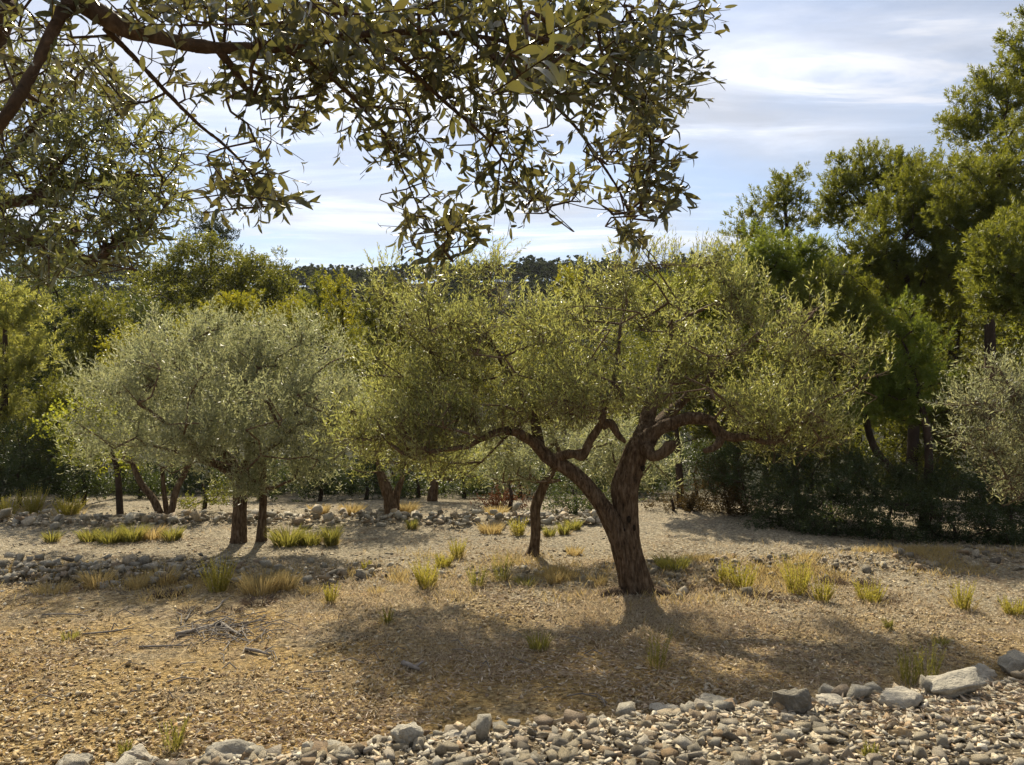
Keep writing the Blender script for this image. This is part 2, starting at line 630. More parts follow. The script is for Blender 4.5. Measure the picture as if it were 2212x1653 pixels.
M['dead'] = leaf_mat('dead_leaf', [(0.09, 0.035, 0.015), (0.14, 0.055, 0.022), (0.20, 0.10, 0.045)], (0.14, 0.06, 0.03), (0.2, 0.08, 0.03), 0.2, 0.7, 0.1)
M['brown_bush'] = leaf_mat('dry_brown_leaf', [(0.05, 0.034, 0.014), (0.085, 0.055, 0.02), (0.11, 0.075, 0.03)], (0.08, 0.055, 0.025), (0.14, 0.10, 0.03), 0.25, 0.7, 0.15)
M['far'] = leaf_mat('far_leaf', [(0.026, 0.036, 0.016), (0.042, 0.055, 0.024), (0.065, 0.078, 0.034)], (0.045, 0.055, 0.022), (0.07, 0.09, 0.02), 0.18, 0.8, 0.05)
M['broom'] = leaf_mat('broom_stem', [(0.19, 0.18, 0.035), (0.27, 0.24, 0.055), (0.40, 0.32, 0.10)], (0.27, 0.24, 0.065), (0.50, 0.46, 0.08), 0.42, 0.6, 0.2)
M['grass'] = leaf_mat('green_grass', [(0.10, 0.11, 0.03), (0.17, 0.165, 0.045), (0.32, 0.27, 0.10)], (0.18, 0.175, 0.05), (0.38, 0.37, 0.08), 0.4, 0.55, 0.2)
M['straw'] = leaf_mat('dry_straw', [(0.30, 0.22, 0.09), (0.44, 0.34, 0.15), (0.58, 0.48, 0.25)], (0.42, 0.33, 0.15), (0.56, 0.45, 0.20), 0.4, 0.7, 0.15)
M['thyme'] = leaf_mat('dry_thyme', [(0.10, 0.075, 0.055), (0.16, 0.12, 0.085), (0.24, 0.19, 0.14)], (0.15, 0.11, 0.08), (0.18, 0.13, 0.08), 0.2, 0.8, 0.1)
M['litter'] = leaf_mat('leaf_litter', [(0.20, 0.13, 0.075), (0.42, 0.32, 0.21), (0.62, 0.52, 0.39)], (0.45, 0.36, 0.26), (0.4, 0.3, 0.18), 0.15, 0.7, 0.2)
M['stubble'] = leaf_mat('dry_stubble', [(0.16, 0.12, 0.075), (0.46, 0.38, 0.26), (0.76, 0.68, 0.52)], (0.46, 0.39, 0.27), (0.58, 0.48, 0.32), 0.35, 0.7, 0.2)
M['bark'] = bark_mat('olive_bark', [(0.32, (0.020, 0.013, 0.008)), (0.44, (0.085, 0.054, 0.031)), (0.55, (0.16, 0.108, 0.066)), (0.70, (0.29, 0.22, 0.15))], 34, (1, 1, 0.2), 1.0, 0.06)
M['shaded_hole'] = bark_mat('hole_shade_bark', [(0.3, (0.012, 0.008, 0.005)), (0.6, (0.03, 0.02, 0.012)), (0.8, (0.06, 0.04, 0.025))], 40, (1, 1, 1), 0.8, 0.01)  # near-black tone carries the shade inside the trunk holes
M['twig'] = bark_mat('olive_twig', [(0.3, (0.055, 0.035, 0.022)), (0.55, (0.15, 0.10, 0.062)), (0.8, (0.26, 0.19, 0.13))], 30, (1, 1, 1), 0.4, 0.004)
M['near_bark'] = bark_mat('overhead_bark', [(0.3, (0.028, 0.018, 0.011)), (0.52, (0.095, 0.060, 0.036)), (0.75, (0.20, 0.135, 0.085))], 34, (1, 1, 1), 0.8, 0.012)
M['pine_bark'] = bark_mat('pine_bark', [(0.3, (0.022, 0.016, 0.012)), (0.6, (0.075, 0.052, 0.038)), (0.8, (0.13, 0.10, 0.08))], 8, (1, 1, 0.4), 0.8, 0.04)
M['stick'] = bark_mat('weathered_wood', [(0.3, (0.10, 0.085, 0.07)), (0.55, (0.25, 0.22, 0.185)), (0.8, (0.42, 0.38, 0.33))], 20, (1, 1, 1), 0.5, 0.01)
GREY = [(0.0, (0.25, 0.22, 0.165)), (0.2, (0.43, 0.385, 0.295)), (0.45, (0.56, 0.51, 0.405)), (0.62, (0.52, 0.39, 0.235)), (0.8, (0.66, 0.605, 0.49)), (1.0, (0.36, 0.25, 0.15))]
TAN = [(0.0, (0.17, 0.14, 0.10)), (0.2, (0.36, 0.315, 0.235)), (0.42, (0.55, 0.455, 0.30)), (0.6, (0.52, 0.47, 0.37)), (0.8, (0.43, 0.29, 0.155)), (1.0, (0.66, 0.60, 0.48))]
M['rock'] = rock_mat('limestone', GREY)
M['gravel'] = rock_mat('gravel', TAN)
M['boulder'] = rock_mat('weathered_boulder', [(0, (0.27, 0.245, 0.19)), (0.5, (0.36, 0.325, 0.255)), (1, (0.30, 0.27, 0.21))])
M['boulder_pale'] = rock_mat('pale_boulder', [(0, (0.36, 0.32, 0.25)), (1, (0.42, 0.375, 0.295))])
M['boulder_tan'] = rock_mat('tan_boulder', [(0, (0.46, 0.34, 0.19)), (1, (0.42, 0.29, 0.15))])
M['boulder_dark'] = rock_mat('dark_boulder', [(0, (0.14, 0.125, 0.095)), (1, (0.18, 0.16, 0.125))])
M['clod'] = rock_mat('ochre_pebble', [(0.0, (0.28, 0.18, 0.08)), (0.3, (0.48, 0.35, 0.165)), (0.6, (0.60, 0.46, 0.25)), (0.85, (0.64, 0.56, 0.41)), (1.0, (0.40, 0.23, 0.10))])

# ------------------------------------------------------------------ ground: one sheet out to the horizon


def lines(fine_a, fine_b, step, grow_to_a, grow_to_b, g=1.16):
    mid = list(np.arange(fine_a, fine_b + 1e-6, step))
    up, s = [], step
    while (up[-1] if up else fine_b) < grow_to_b:
        s = min(s * g, grow_to_b)
        up.append((up[-1] if up else fine_b) + s)
    dn, s = [], step
    while (dn[-1] if dn else fine_a) > grow_to_a:
        s = min(s * g, -grow_to_a)
        dn.append((dn[-1] if dn else fine_a) - s)
    return np.array(dn[::-1] + mid + up)


gx = lines(-6.0, 7.0, 0.085, -3000, 3000)
gy = np.concatenate([lines(3.2, 12.5, 0.085, -3000, 60, 1.14)])
gy = gy[gy < 55]
gy = np.concatenate([gy, np.arange(57, 260, 3.0), 260 * 1.12 ** np.arange(0, 22)])
X, Y = np.meshgrid(gx, gy)
Z = hgt(X, Y)
fin = smooth(14, 9, Y) * smooth(2, 3, Y)
Z = Z + 0.030 * n2(X, Y, 9.0, 3, 8.0) * fin
idx = np.arange(X.size).reshape(X.shape)
Q = np.stack([idx[:-1, :-1], idx[:-1, 1:], idx[1:, 1:], idx[1:, :-1]], -1).reshape(-1, 4)
ground = obj('ground', mesh('ground', np.stack([X, Y, Z], -1).reshape(-1, 3), Q, M['ground'], True))
tag(ground, kind='structure')

# ------------------------------------------------------------------ stones


def stone_proto(seed, npts=15, flat=0.62):
    r = np.random.default_rng(seed)
    p = unit(r.normal(size=(npts, 3)))
    p = np.sign(p) * np.abs(p) ** 0.5
    p = p * np.array([1.0, r.uniform(0.6, 0.95), flat * r.uniform(0.62, 1.1)]) * r.uniform(0.68, 1.15, (npts, 1))
    bm = bmesh.new()
    for q in p:
        bm.verts.new(q)
    g = bmesh.ops.convex_hull(bm, input=bm.verts)
    junk = [v for v in bm.verts if not v.link_faces]
    bmesh.ops.delete(bm, geom=junk, context='VERTS')
    bmesh.ops.triangulate(bm, faces=bm.faces)
    bm.verts.ensure_lookup_table()
    bm.verts.index_update()
    bmesh.ops.recalc_face_normals(bm, faces=bm.faces)
    V = np.array([v.co[:] for v in bm.verts]) * 0.5
    Fc = np.array([[v.index for v in f.verts] for f in bm.faces])
    bm.free()
    return V, Fc


PROTO = [stone_proto(100 + k, 9 + k % 4, 0.62 + 0.04 * (k % 6)) for k in range(14)]
PEB = [stone_proto(300 + k, 8, 0.5) for k in range(8)]


def rot_z_tilt(r, n, tilt):
    a = r.uniform(0, 2 * pi, n)
    t = r.normal(0, tilt, n)
    b = r.uniform(0, 2 * pi, n)
    ca, sa, ct, st, cb, sb = np.cos(a), np.sin(a), np.cos(t), np.sin(t), np.cos(b), np.sin(b)
    Z0 = np.zeros(n)
    I = np.ones(n)
    Rz = np.stack([ca, -sa, Z0, sa, ca, Z0, Z0, Z0, I], -1).reshape(n, 3, 3)
    Rx = np.stack([I, Z0, Z0, Z0, ct, -st, Z0, st, ct], -1).reshape(n, 3, 3)
    Rb = np.stack([cb, -sb, Z0, sb, cb, Z0, Z0, Z0, I], -1).reshape(n, 3, 3)
    return Rb @ Rx @ Rz


def stone_field(bag, protos, pos, size, r, tilt=0.35):
    R = rot_z_tilt(r, len(pos), tilt)
    which = r.integers(0, len(protos), len(pos))
    for k, (V, Fc) in enumerate(protos):
        s = np.where(which == k)[0]
        if not len(s):
            continue
        vv = np.einsum('nij,vj->nvi', R[s], V) * size[s][:, None, None] + pos[s][:, None]
        ff = (np.arange(len(s)) * len(V))[:, None, None] + Fc[None]
        bag.add(vv.reshape(-1, 3), ff.reshape(-1, 3))


_stone_mesh = {}


def stone_objects(parent, pos, size, mat, r, tilt=0.35, name='stone'):
    R = rot_z_tilt(r, len(pos), tilt)
    base = np.array(parent.location[:])
    for i in range(len(pos)):
        k = int(r.integers(0, len(PROTO)))
        key = (k, mat.name)
        if key not in _stone_mesh:
            _stone_mesh[key] = mesh('stone', PROTO[k][0], PROTO[k][1], mat)
        o = bpy.data.objects.new(name, _stone_mesh[key])
        COL.objects.link(o)
        o.parent = parent
        s = float(size[i])
        m = Matrix([list(R[i][0] * s) + [pos[i][0] - base[0]], list(R[i][1] * s) + [pos[i][1] - base[1]], list(R[i][2] * s) + [pos[i][2] - base[2]], [0, 0, 0, 1]])
        o.matrix_local = m


def split_show(pos, size, most=300):
    d = np.linalg.norm(pos - np.array([0, 0, H]), axis=1)
    inside = (np.abs(pos[:, 0] / np.maximum(pos[:, 1], 0.1)) < 0.69) & ((H - pos[:, 2]) / np.maximum(pos[:, 1], 0.1) < 0.50)
    score = size / d * np.where(inside, 1, 0.01)
    order = np.argsort(-score)
    return order[:most], order[most:]


def wall_of_stones(label, pts_fn, n, size_lo, size_hi, mat, r, layers=0.0):
    """a heap of field stones: the 300 that show largest are parts, the rest one mass"""
    pos, size = [], []
    for _ in range(n):
        x, y, up = pts_fn(r)
        s = size_lo + (size_hi - size_lo) * r.random() ** 3.4
        pos.append([x, y, float(hgt(x, y)) + s * 0.10 + up])
        size.append(s)
    pos, size = np.array(pos), np.array(size)
    c = pos.mean(0)
    w = thing('rubble_wall', on_ground(c[0], c[1]), label, 'rubble wall')
    a, b = split_show(pos, size)
    stone_objects(w, pos[a], size[a], mat, r)
    if len(b):
        bag = Bag()
        stone_field(bag, PROTO, pos[b], size[b], r)
        tag(obj('rubble', bag.mesh('rubble', mat, w.location), w), kind='stuff')
    return w


def near_pts(r):
    x = r.uniform(-4.6, 5.2)
    y = float(edge_y(x)) + r.normal(0.0, 0.13) + 0.03
    return x, y, r.uniform(0, 0.06)


def left_pts(r):
    t = r.random()
    x = -9 + 5.6 * t if r.random() < 0.86 else -3.6 + 2.2 * t
    y = 9.28 + r.normal(-0.12, 0.26)
    return x, y, abs(r.normal(0, 0.07))


def right_pts(r):
    k = r.random()
    pts = np.array(WALL_RIGHT[:-1])
    q = k * (len(pts) - 1)
    i = int(q)
    p = pts[i] + (pts[min(i + 1, len(pts) - 1)] - pts[i]) * (q - i)
    return p[0] + r.normal(0, 0.25), p[1] + r.normal(-0.25, 0.42), r.uniform(0, 0.02)


def mid_pts(r):
    x = r.uniform(-1.8, 2.0)
    return x, 9.5 + 0.2 * x * 0.2 + r.normal(-0.1, 0.3), 0.0


def far_pts(r):
    x = r.uniform(-10.5, 1.9)
    y = np.interp(x, [p[0] for p in WALL_FAR], [p[1] for p in WALL_FAR]) + r.normal(-0.05, 0.24 if x > -4.5 else 0.16)
    return x, float(y), abs(r.normal(0, 0.06))


wall_of_stones('low wall of grey lichened rubble along the front edge of the gravel bank', near_pts, 1200, 0.05, 0.21, M['rock'], np.random.default_rng(1))
wall_of_stones('heap of grey stones behind dry grass at the left edge, nearer rubble row', left_pts, 1200, 0.04, 0.19, M['rock'], np.random.default_rng(2))
wall_of_stones('pale stone row right of the big olive trunk, running to the shaded bushes', right_pts, 620, 0.03, 0.17, M['gravel'], np.random.default_rng(3))
wall_of_stones('scatter of small pale stones between the yellow green tufts, left of big trunk', mid_pts, 260, 0.03, 0.14, M['gravel'], np.random.default_rng(4))
wall_of_stones('farther rubble row behind the left olive trunks, below the dark bushes', far_pts, 1200, 0.055, 0.25, M['rock'], np.random.default_rng(5))

# gravel of the near bank: the largest as stones of the ground, the rest one mass
r = np.random.default_rng(6)
n = 38000
gxp = r.uniform(-3.4, 5.6, n)
gyp = edge_y(gxp) + 0.02 - r.random(n) ** 1.25 * 2.1
keep = gyp > 2.6
gxp, gyp = gxp[keep], gyp[keep]
gs = 0.013 + 0.075 * r.random(len(gxp)) ** 3.4
gp = np.stack([gxp, gyp, hgt(gxp, gyp) + gs * 0.14], -1)
a, b = split_show(gp, gs)
stone_objects(ground, gp[a], gs[a] * 1.25, M['gravel'], r, 0.5)
bag = Bag()
stone_field(bag, PEB, gp[b], gs[b], r, 0.5)
tag(obj('gravel', bag.mesh('gravel', M['gravel']), ground), kind='stuff')

# ochre pebbles and clods over the field
r = np.random.default_rng(7)
n = 44000
yy = 4.3 * (10.5 / 4.3) ** r.random(n)
xx = r.uniform(-0.70, 0.72, n) * yy
ok = (yy > edge_y(xx)) & (r.random(n) < 0.15 + smooth(-0.14, 0.12, n2(xx, yy, 0.75, 3, 31.0)))
xx, yy = xx[ok], yy[ok]
ss = 0.013 + 0.050 * r.random(len(xx)) ** 3.2
bag = Bag()
stone_field(bag, PEB, np.stack([xx, yy, hgt(xx, yy) + ss * 0.14], -1), ss, r, 0.7)
tag(obj('pebbles', bag.mesh('pebbles', M['clod']), ground), kind='stuff')
n = 5000
yy = 9.5 * (16 / 9.5) ** r.random(n)
xx = r.uniform(-0.72, 0.72, n) * yy
ss = 0.02 + 0.07 * r.random(n) ** 4
bag = Bag()
stone_field(bag, PEB, np.stack([xx, yy, hgt(xx, yy) + ss * 0.08], -1), ss, r, 0.5)
tag(obj('pebbles', bag.mesh('pebbles', M['gravel']), ground), kind='stuff')


def boulder(px, py, wpx, hpx, mat, label, seed, tilt=0.0, flat=0.8):
    g = G(px, py)
    sc = g[1] / F
    bm = bmesh.new()
    bmesh.ops.create_icosphere(bm, subdivisions=4, radius=0.5)
    V = np.array([v.co[:] for v in bm.verts])
    Fc = np.array([[v.index for v in f.verts] for f in bm.faces])
    bm.free()
    rr = np.random.default_rng(seed)
    for _ in range(13):                                   # knock flat faces off the ball
        nn = unit(rr.normal(size=3))
        h = rr.uniform(0.20, 0.40)
        dd = V @ nn - h
        V = V - np.maximum(dd, 0)[:, None] * nn * 0.92
    nd = unit(V)
    rid = 1 - np.abs(2 * fbm(V * 3.2 + seed * 3.1, 3) - 1)
    V = V + nd * (0.30 * (fbm(V * 3 + seed, 3) - 0.5) + 0.13 * (rid - 0.6) + 0.13 * (fbm(V * 11 + seed, 3) - 0.5))[:, None]
    V = V / (V.max(0) - V.min(0))
    V = V * np.array([wpx * sc, wpx * sc * flat, hpx * sc * 1.2])
    c, s = math.cos(tilt), math.sin(tilt)
    V = V @ np.array([[c, 0, s], [0, 1, 0], [-s, 0, c]])
    o = obj('boulder', mesh('boulder', V, Fc, mat, True), None, g + np.array([0, 0, hpx * sc * 0.26]))
    return tag(o, label, 'boulder')


boulder(1705, 1535, 88, 62, M['boulder_dark'], 'dark grey wedge shaped boulder with an orange stone leaning against it', 1, 0.25)
boulder(1688, 1538, 40, 30, M['boulder_tan'], 'small orange tan stone leaning on the dark wedge shaped boulder', 2)
boulder(1800, 1522, 70, 22, M['boulder_pale'], 'pale low rock right of the dark wedge boulder', 3)
boulder(1945, 1525, 104, 40, M['boulder_pale'], 'broad pale grey rock below the tall weeds at right', 4, 0.05)
boulder(2045, 1500, 122, 44, M['boulder'], 'long grey slab tilting down to the right, beside the tall weeds', 5, 0.30)
boulder(2118, 1470, 78, 42, M['boulder_pale'], 'beige pitted rock right of the long tilted slab', 6)
boulder(2192, 1455, 74, 48, M['boulder'], 'grey rock at the right edge of the frame', 7)
boulder(1545, 1540, 84, 46, M['boulder'], 'grey rock with split face left of the dark wedge boulder', 8)
boulder(1440, 1550, 84, 30, M['boulder_pale'], 'pale blocky rock on the rubble edge below the shaded ground', 9)
boulder(880, 1608, 76, 52, M['boulder'], 'pale grey knobbly rock on the rubble edge at bottom centre', 10)
boulder(1000, 1594, 92, 22, M['boulder_pale'], 'long flat pale rock on the rubble edge at bottom centre', 11)
boulder(500, 1645, 120, 55, M['boulder'], 'large lichen grey rock at the bottom left end of the rubble', 12)
boulder(300, 1650, 80, 46, M['boulder_pale'], 'pale pointed rock at bottom left below the sparse yellow weed', 13)
boulder(165, 1655, 70, 26, M['boulder'], 'low grey rock at the bottom left corner of the rubble', 14)
boulder(1950, 1592, 50, 26, M['boulder_tan'], 'tan angular rock lying on the gravel bank at right', 15)

# ------------------------------------------------------------------ leaves and crowns


def rand_perp(D, r):
    a = r.normal(size=D.shape)
    return unit(a - (a * D).sum(-1, keepdims=True) * D)


def leaf_quads(p, D, Nn, ln, wd):
    """kite leaves of two triangles, folded a little along the midrib"""
    side = np.cross(D, Nn)
    ln, wd = ln[:, None], wd[:, None]
    a = p
    t = p + D * ln - Nn * ln * 0.06
    m = p + D * ln * 0.48 + Nn * wd * 0.12
    V = np.stack([a, m + side * wd * 0.5, t, m - side * wd * 0.5], 1).reshape(-1, 3)
    b = (np.arange(len(p)) * 4)[:, None]
    Fc = np.concatenate([b + np.array([[0, 1, 2]]), b + np.array([[0, 2, 3]])])
    return V, Fc


LEAF_T = np.array([0.0, 0.16, 0.46, 0.78, 1.0])
LEAF_W = np.array([0.0, 0.37, 0.50, 0.36, 0.0])


def leaf_fine(p, D, Nn, ln, wd, curl=None):
    """elliptic leaves with a midrib fold and a curl, for those near the eye"""
    side = np.cross(D, Nn)
    n = len(p)
    ln, wd = ln[:, None], wd[:, None]
    c = np.array([0, 0.03, 0.03, -0.03, -0.11])
    curl = curl if curl is not None else (1.0 + 1.3 * np.random.default_rng(n).normal(size=(n, 1)))
    mid = [p + D * ln * t + Nn * ln * k * curl for t, k in zip(LEAF_T, c)]
    rows = [mid[0]]
    for k in (1, 2, 3):
        lift = Nn * wd * 0.26 * LEAF_W[k]
        rows += [mid[k] + side * wd * LEAF_W[k] + lift, mid[k], mid[k] - side * wd * LEAF_W[k] + lift]
    rows.append(mid[4])
    V = np.stack(rows, 1).reshape(-1, 3)
    b = (np.arange(n) * 11)[:, None]
    T = np.concatenate([b + np.array([q]) for q in ([0, 1, 2], [0, 2, 3], [7, 10, 8], [8, 10, 9])])
    Qd = np.concatenate([b + np.array([q]) for q in ([1, 4, 5, 2], [2, 5, 6, 3], [4, 7, 8, 5], [5, 8, 9, 6])])
    return V, [T, Qd]


def shoot_leaves(base, D, L, k, ln, wd, ang, r, pairs=True, jitter=0.25, bend=0.15):
    """k leaves along each shoot; returns position, direction, normal, length, width"""
    n = len(base)
    t = np.tile((np.arange(k) // (2 if pairs else 1) + 0.6) / (k / (2 if pairs else 1)), (n, 1))
    t = np.clip(t + r.normal(0, 0.03, (n, k)), 0.02, 1)
    A = rand_perp(D, r)
    B = np.cross(D, A)
    i = np.arange(k)
    if pairs:
        ph = (i % 2) * pi + (i // 2) * (pi / 2)
    else:
        ph = i * 2.4
    ph = ph[None] + r.normal(0, 0.35, (n, k))
    perp = np.cos(ph)[..., None] * A[:, None] + np.sin(ph)[..., None] * B[:, None]
    a = ang * (1.25 - 0.7 * t) + r.normal(0, jitter, (n, k))
    d = D[:, None] * np.cos(a)[..., None] + perp * np.sin(a)[..., None]
    nn = D[:, None] * np.sin(a)[..., None] - perp * np.cos(a)[..., None]
    bd = rand_perp(D, r)
    pos = base[:, None] + D[:, None] * (L[:, None, None] * t[..., None]) + bd[:, None] * (bend * L[:, None, None] * (t ** 2)[..., None])
    sc = r.uniform(0.7, 1.15, (n, k)) * (1.05 - 0.45 * t ** 3)
    f = lambda q: q.reshape(-1, 3)
    # roll about the leaf axis
    ro = r.normal(0, 0.5, (n, k))[..., None]
    sd = np.cross(d, nn)
    nn = nn * np.cos(ro) + sd * np.sin(ro)
    return f(pos), unit(f(d)), unit(f(nn)), (ln * sc).ravel(), (wd * sc * r.uniform(0.8, 1.15, (n, k))).ravel()


def crown_points(lobes, n, r, clump, fill=0.28, low=-0.55):
    """clump centres on the lobes' skins and shoot points round them"""
    areas = np.array([l[3] * l[5] + l[4] * l[5] + l[3] * l[4] for l in lobes])
    p_l = areas / areas.sum()
    cs, crad, clobe = [], [], []
    for i, l in enumerate(lobes):
        rad = np.array(l[3:6])
        m = max(5, int(2.6 * (areas[i]) / (clump ** 2) * 0.55))
        dirs = unit(r.normal(size=(m * 3, 3)))
        dirs = dirs[(dirs[:, 2] > low) | (r.random(len(dirs)) < 0.25)][:m]
        q = np.array(l[:3]) + dirs * rad * r.uniform(0.62, 0.98, (len(dirs), 1))
        cs.append(q)
        crad.append(clump * r.uniform(0.6, 1.25, len(q)))
        clobe.append(np.full(len(q), i))
    C, R, I = np.concatenate(cs), np.concatenate(crad), np.concatenate(clobe)
    w = p_l[I] / np.bincount(I, minlength=len(lobes))[I]
    w = w / w.sum()
    n1 = int(n * (1 - fill))
    k = r.choice(len(C), n1, p=w)
    d = unit(r.normal(size=(n1, 3)))
    d[:, 2] = np.abs(d[:, 2]) * np.where(r.random(n1) < 0.75, 1, -0.6)
    rr = r.random(n1) ** 0.45
    p1 = C[k] + d * (R[k] * rr)[:, None] * np.array([1, 1, 0.85])
    lc = np.array([l[:3] for l in lobes])
    out1 = unit(0.55 * d + 0.6 * unit(p1 - lc[I[k]]))
    n2_ = n - n1
    li = r.choice(len(lobes), n2_, p=p_l)
    d2 = unit(r.normal(size=(n2_, 3)))
    p2 = lc[li] + d2 * np.array([l[3:6] for l in lobes])[li] * (r.random((n2_, 1)) ** 0.5) * 0.85
    return np.vstack([p1, p2]), np.vstack([out1, d2]), C


KIND = {
    # shoot length, leaves, leaf length, leaf width, angle, pairs, up-pull, outward, random, clump radius
    'olive': dict(L=0.34, k=16, ln=0.064, wd=0.0135, ang=0.75, pairs=True, up=0.75, out=0.55, rnd=0.45, clump=0.34, lai=2.5),
    'pine': dict(L=0.12, k=20, ln=0.075, wd=0.008, ang=0.8, pairs=False, up=0.7, out=0.8, rnd=0.35, clump=0.36, lai=5.8),
    'broad': dict(L=0.22, k=9, ln=0.062, wd=0.036, ang=0.95, pairs=False, up=0.35, out=0.7, rnd=0.5, clump=0.34, lai=3.2),
    'bush': dict(L=0.20, k=10, ln=0.045, wd=0.022, ang=0.9, pairs=True, up=0.5, out=0.7, rnd=0.5, clump=0.28, lai=3.4),
}


def crown(kind, lobes, d, r, dens=1.0, leaf_scale=1.0, clump_scale=1.0, min_px=1.25):
    """lobes in metres: (x, y, z, rx, ry, rz); returns leaf bag, shoot bases, clump centres, shoot arrays"""
    K = KIND[kind]
    wd = max(K['wd'] * leaf_scale, min_px * (0.92 if kind == 'pine' else 1.0) * d / 768)
    g = wd / K['wd']
    ln = K['ln'] * leaf_scale * max(1.0, (g / leaf_scale) ** (0.35 if kind == 'pine' else 0.6))
    area = sum(pi * l[3] * l[5] for l in lobes) * 0.75
    n = int(K['lai'] * dens * area / (K['k'] * 0.5 * ln * wd))
    n = max(40, n)
    p, o, C = crown_points(lobes, n, r, K['clump'] * clump_scale * max(1, g ** 0.3))
    keep = vnoise(p / (K['clump'] * (2.1 if kind == 'olive' else 1.7)) + 3.3) > {'pine': 0.14, 'olive': 0.29}.get(kind, 0.22)
    p, o = p[keep], o[keep]
    D = unit(o * K['out'] + np.array([0, 0, K['up']]) + r.normal(0, K['rnd'], p.shape))
    L = K['L'] * max(1.0, g ** 0.4) * r.uniform(0.6, 1.4, len(p))
    base = p - D * (L * 0.5)[:, None]
    q = shoot_leaves(base, D, L, K['k'], ln, wd, K['ang'], r, K['pairs'])
    return q, base, D, L, C


def lobes_px(lobes, d, depth=None):
    """(px, py, rx, ry[, depth offset]) -> metres"""
    out = []
    for l in lobes:
        dd = d + (l[4] if len(l) > 4 else 0)
        c = P(l[0], l[1], dd)
        s = dd / F
        rx, rz = l[2] * s, l[3] * s
        ry = (rx + rz) * 0.5 if depth is None else depth
        out.append((c[0], c[1], c[2], rx, ry, rz))
    return out


def px_path(path, d):
    pts = np.array([P(q[0], q[1], d + q[2]) for q in path])
    rad = np.array([q[3] * (d + q[2]) / F for q in path])
    return pts, rad


def tree(name, label, cat, kind, d, stems, lobes, leaf, bark='pine_bark', seed=0, dens=1.0, group=None, furrow=0.0, clump=1.0, leaf_scale=1.0,
         limbs=(), shoots_wood=False, depth=None, extra=None, sink=True, r_tip=0.006, min_px=1.25, hires=False):
    """stems/limbs: paths of (px, py, depth offset, radius px); lobes in px"""
    r = np.random.default_rng(seed + 5000)
    b0, _ = px_path(stems[0], d)
    base = b0[0].copy()
    base[2] = float(hgt(base[0], base[1]))
    t = thing(name, base, label, cat, group)
    trunk, nodes = Bag(), []
    for i, s in enumerate(stems):
        pts, rad = px_path(s, d)
        if sink:
            pts[0, 2] = min(pts[0, 2], float(hgt(pts[0, 0], pts[0, 1])) - 0.05)
        trunk.add(*tube(pts, rad, 56 if hires else 14 if d < 12 else 8, 18 if hires else 6, 0.16, seed + i, furrow))
        nodes += list(catmull(pts, 5)[4:])
    obj('trunk', trunk.mesh('trunk', M[bark], base, True), t)
    for i, s in enumerate(limbs):
        pts, rad = px_path(s, d)
        lb = Bag()
        lb.add(*tube(pts, rad, 20 if hires else 10, 10 if hires else 6, 0.26, seed + 31 + i, furrow * 0.7))
        nodes += list(catmull(pts, 5))
        obj('limb', lb.mesh('limb', M[bark], base, True), t)
    lob = lobes_px(lobes, d, depth)
    if seed == 71:
        lob = [(*l[:3], l[3] * 1.18, l[4] * 1.18, l[5] * 1.12) for l in lob]
    if group == 'pines of the wood at right':
        lob = [(*l[:3], l[3] * 1.2, l[4] * 1.2, l[5] * 1.15) for l in lob]
    q, sb, D, L, C = crown(kind, lob, d, r, dens, leaf_scale, clump, min_px)
    if extra:
        q, sb, D, L = extra(q, sb, D, L, r)
    if len(C) > 260:
        C = C[r.choice(len(C), 260, replace=False)]
    A, B, ra, rb, allp = grow(nodes, C, r_tip, r, 0.35)
    wood = Bag()
    wood.add(*frusta(A, B, ra, rb, 5))
    if shoots_wood:
        # thin twig from each shoot back to the nearest wood
        idx = []
        for k in range(0, len(sb), 2000):
            dd = ((sb[k:k + 2000, None] - allp[None]) ** 2).sum(-1)
            idx.append(dd.argmin(1))
        near = allp[np.concatenate(idx)]
        ln = np.linalg.norm(near - sb, axis=1)
        ok = ln < 0.9
        tr = np.full(ok.sum(), 0.0024)
        wood.add(*frusta(near[ok], sb[ok], tr * 1.4, tr, 3))
        wood.add(*frusta(sb[ok], sb[ok] + D[ok] * (L[ok] * 0.95)[:, None], tr, tr * 0.5, 3))
    tag(obj('branch', wood.mesh('branch', M['twig'] if bark == 'bark' else M[bark], base, False), t), kind='stuff')
    V, Fc = leaf_quads(*q)
    obj('crown', mesh('crown', V - base, Fc, M[leaf]), t)
    return t


def stem(px, py, top_px, top_py, w, d0=0.0, bend=0):
    """a simple trunk path from the ground to the crown"""
    mx, my = (px + top_px) / 2 + bend, (py + top_py) / 2
    return [(px, py, d0, w), (mx, my, d0, w * 0.75), (top_px, top_py, d0, w * 0.35)]


# ------------------------------------------------------------------ the big olive
MAIN_D = 8.5


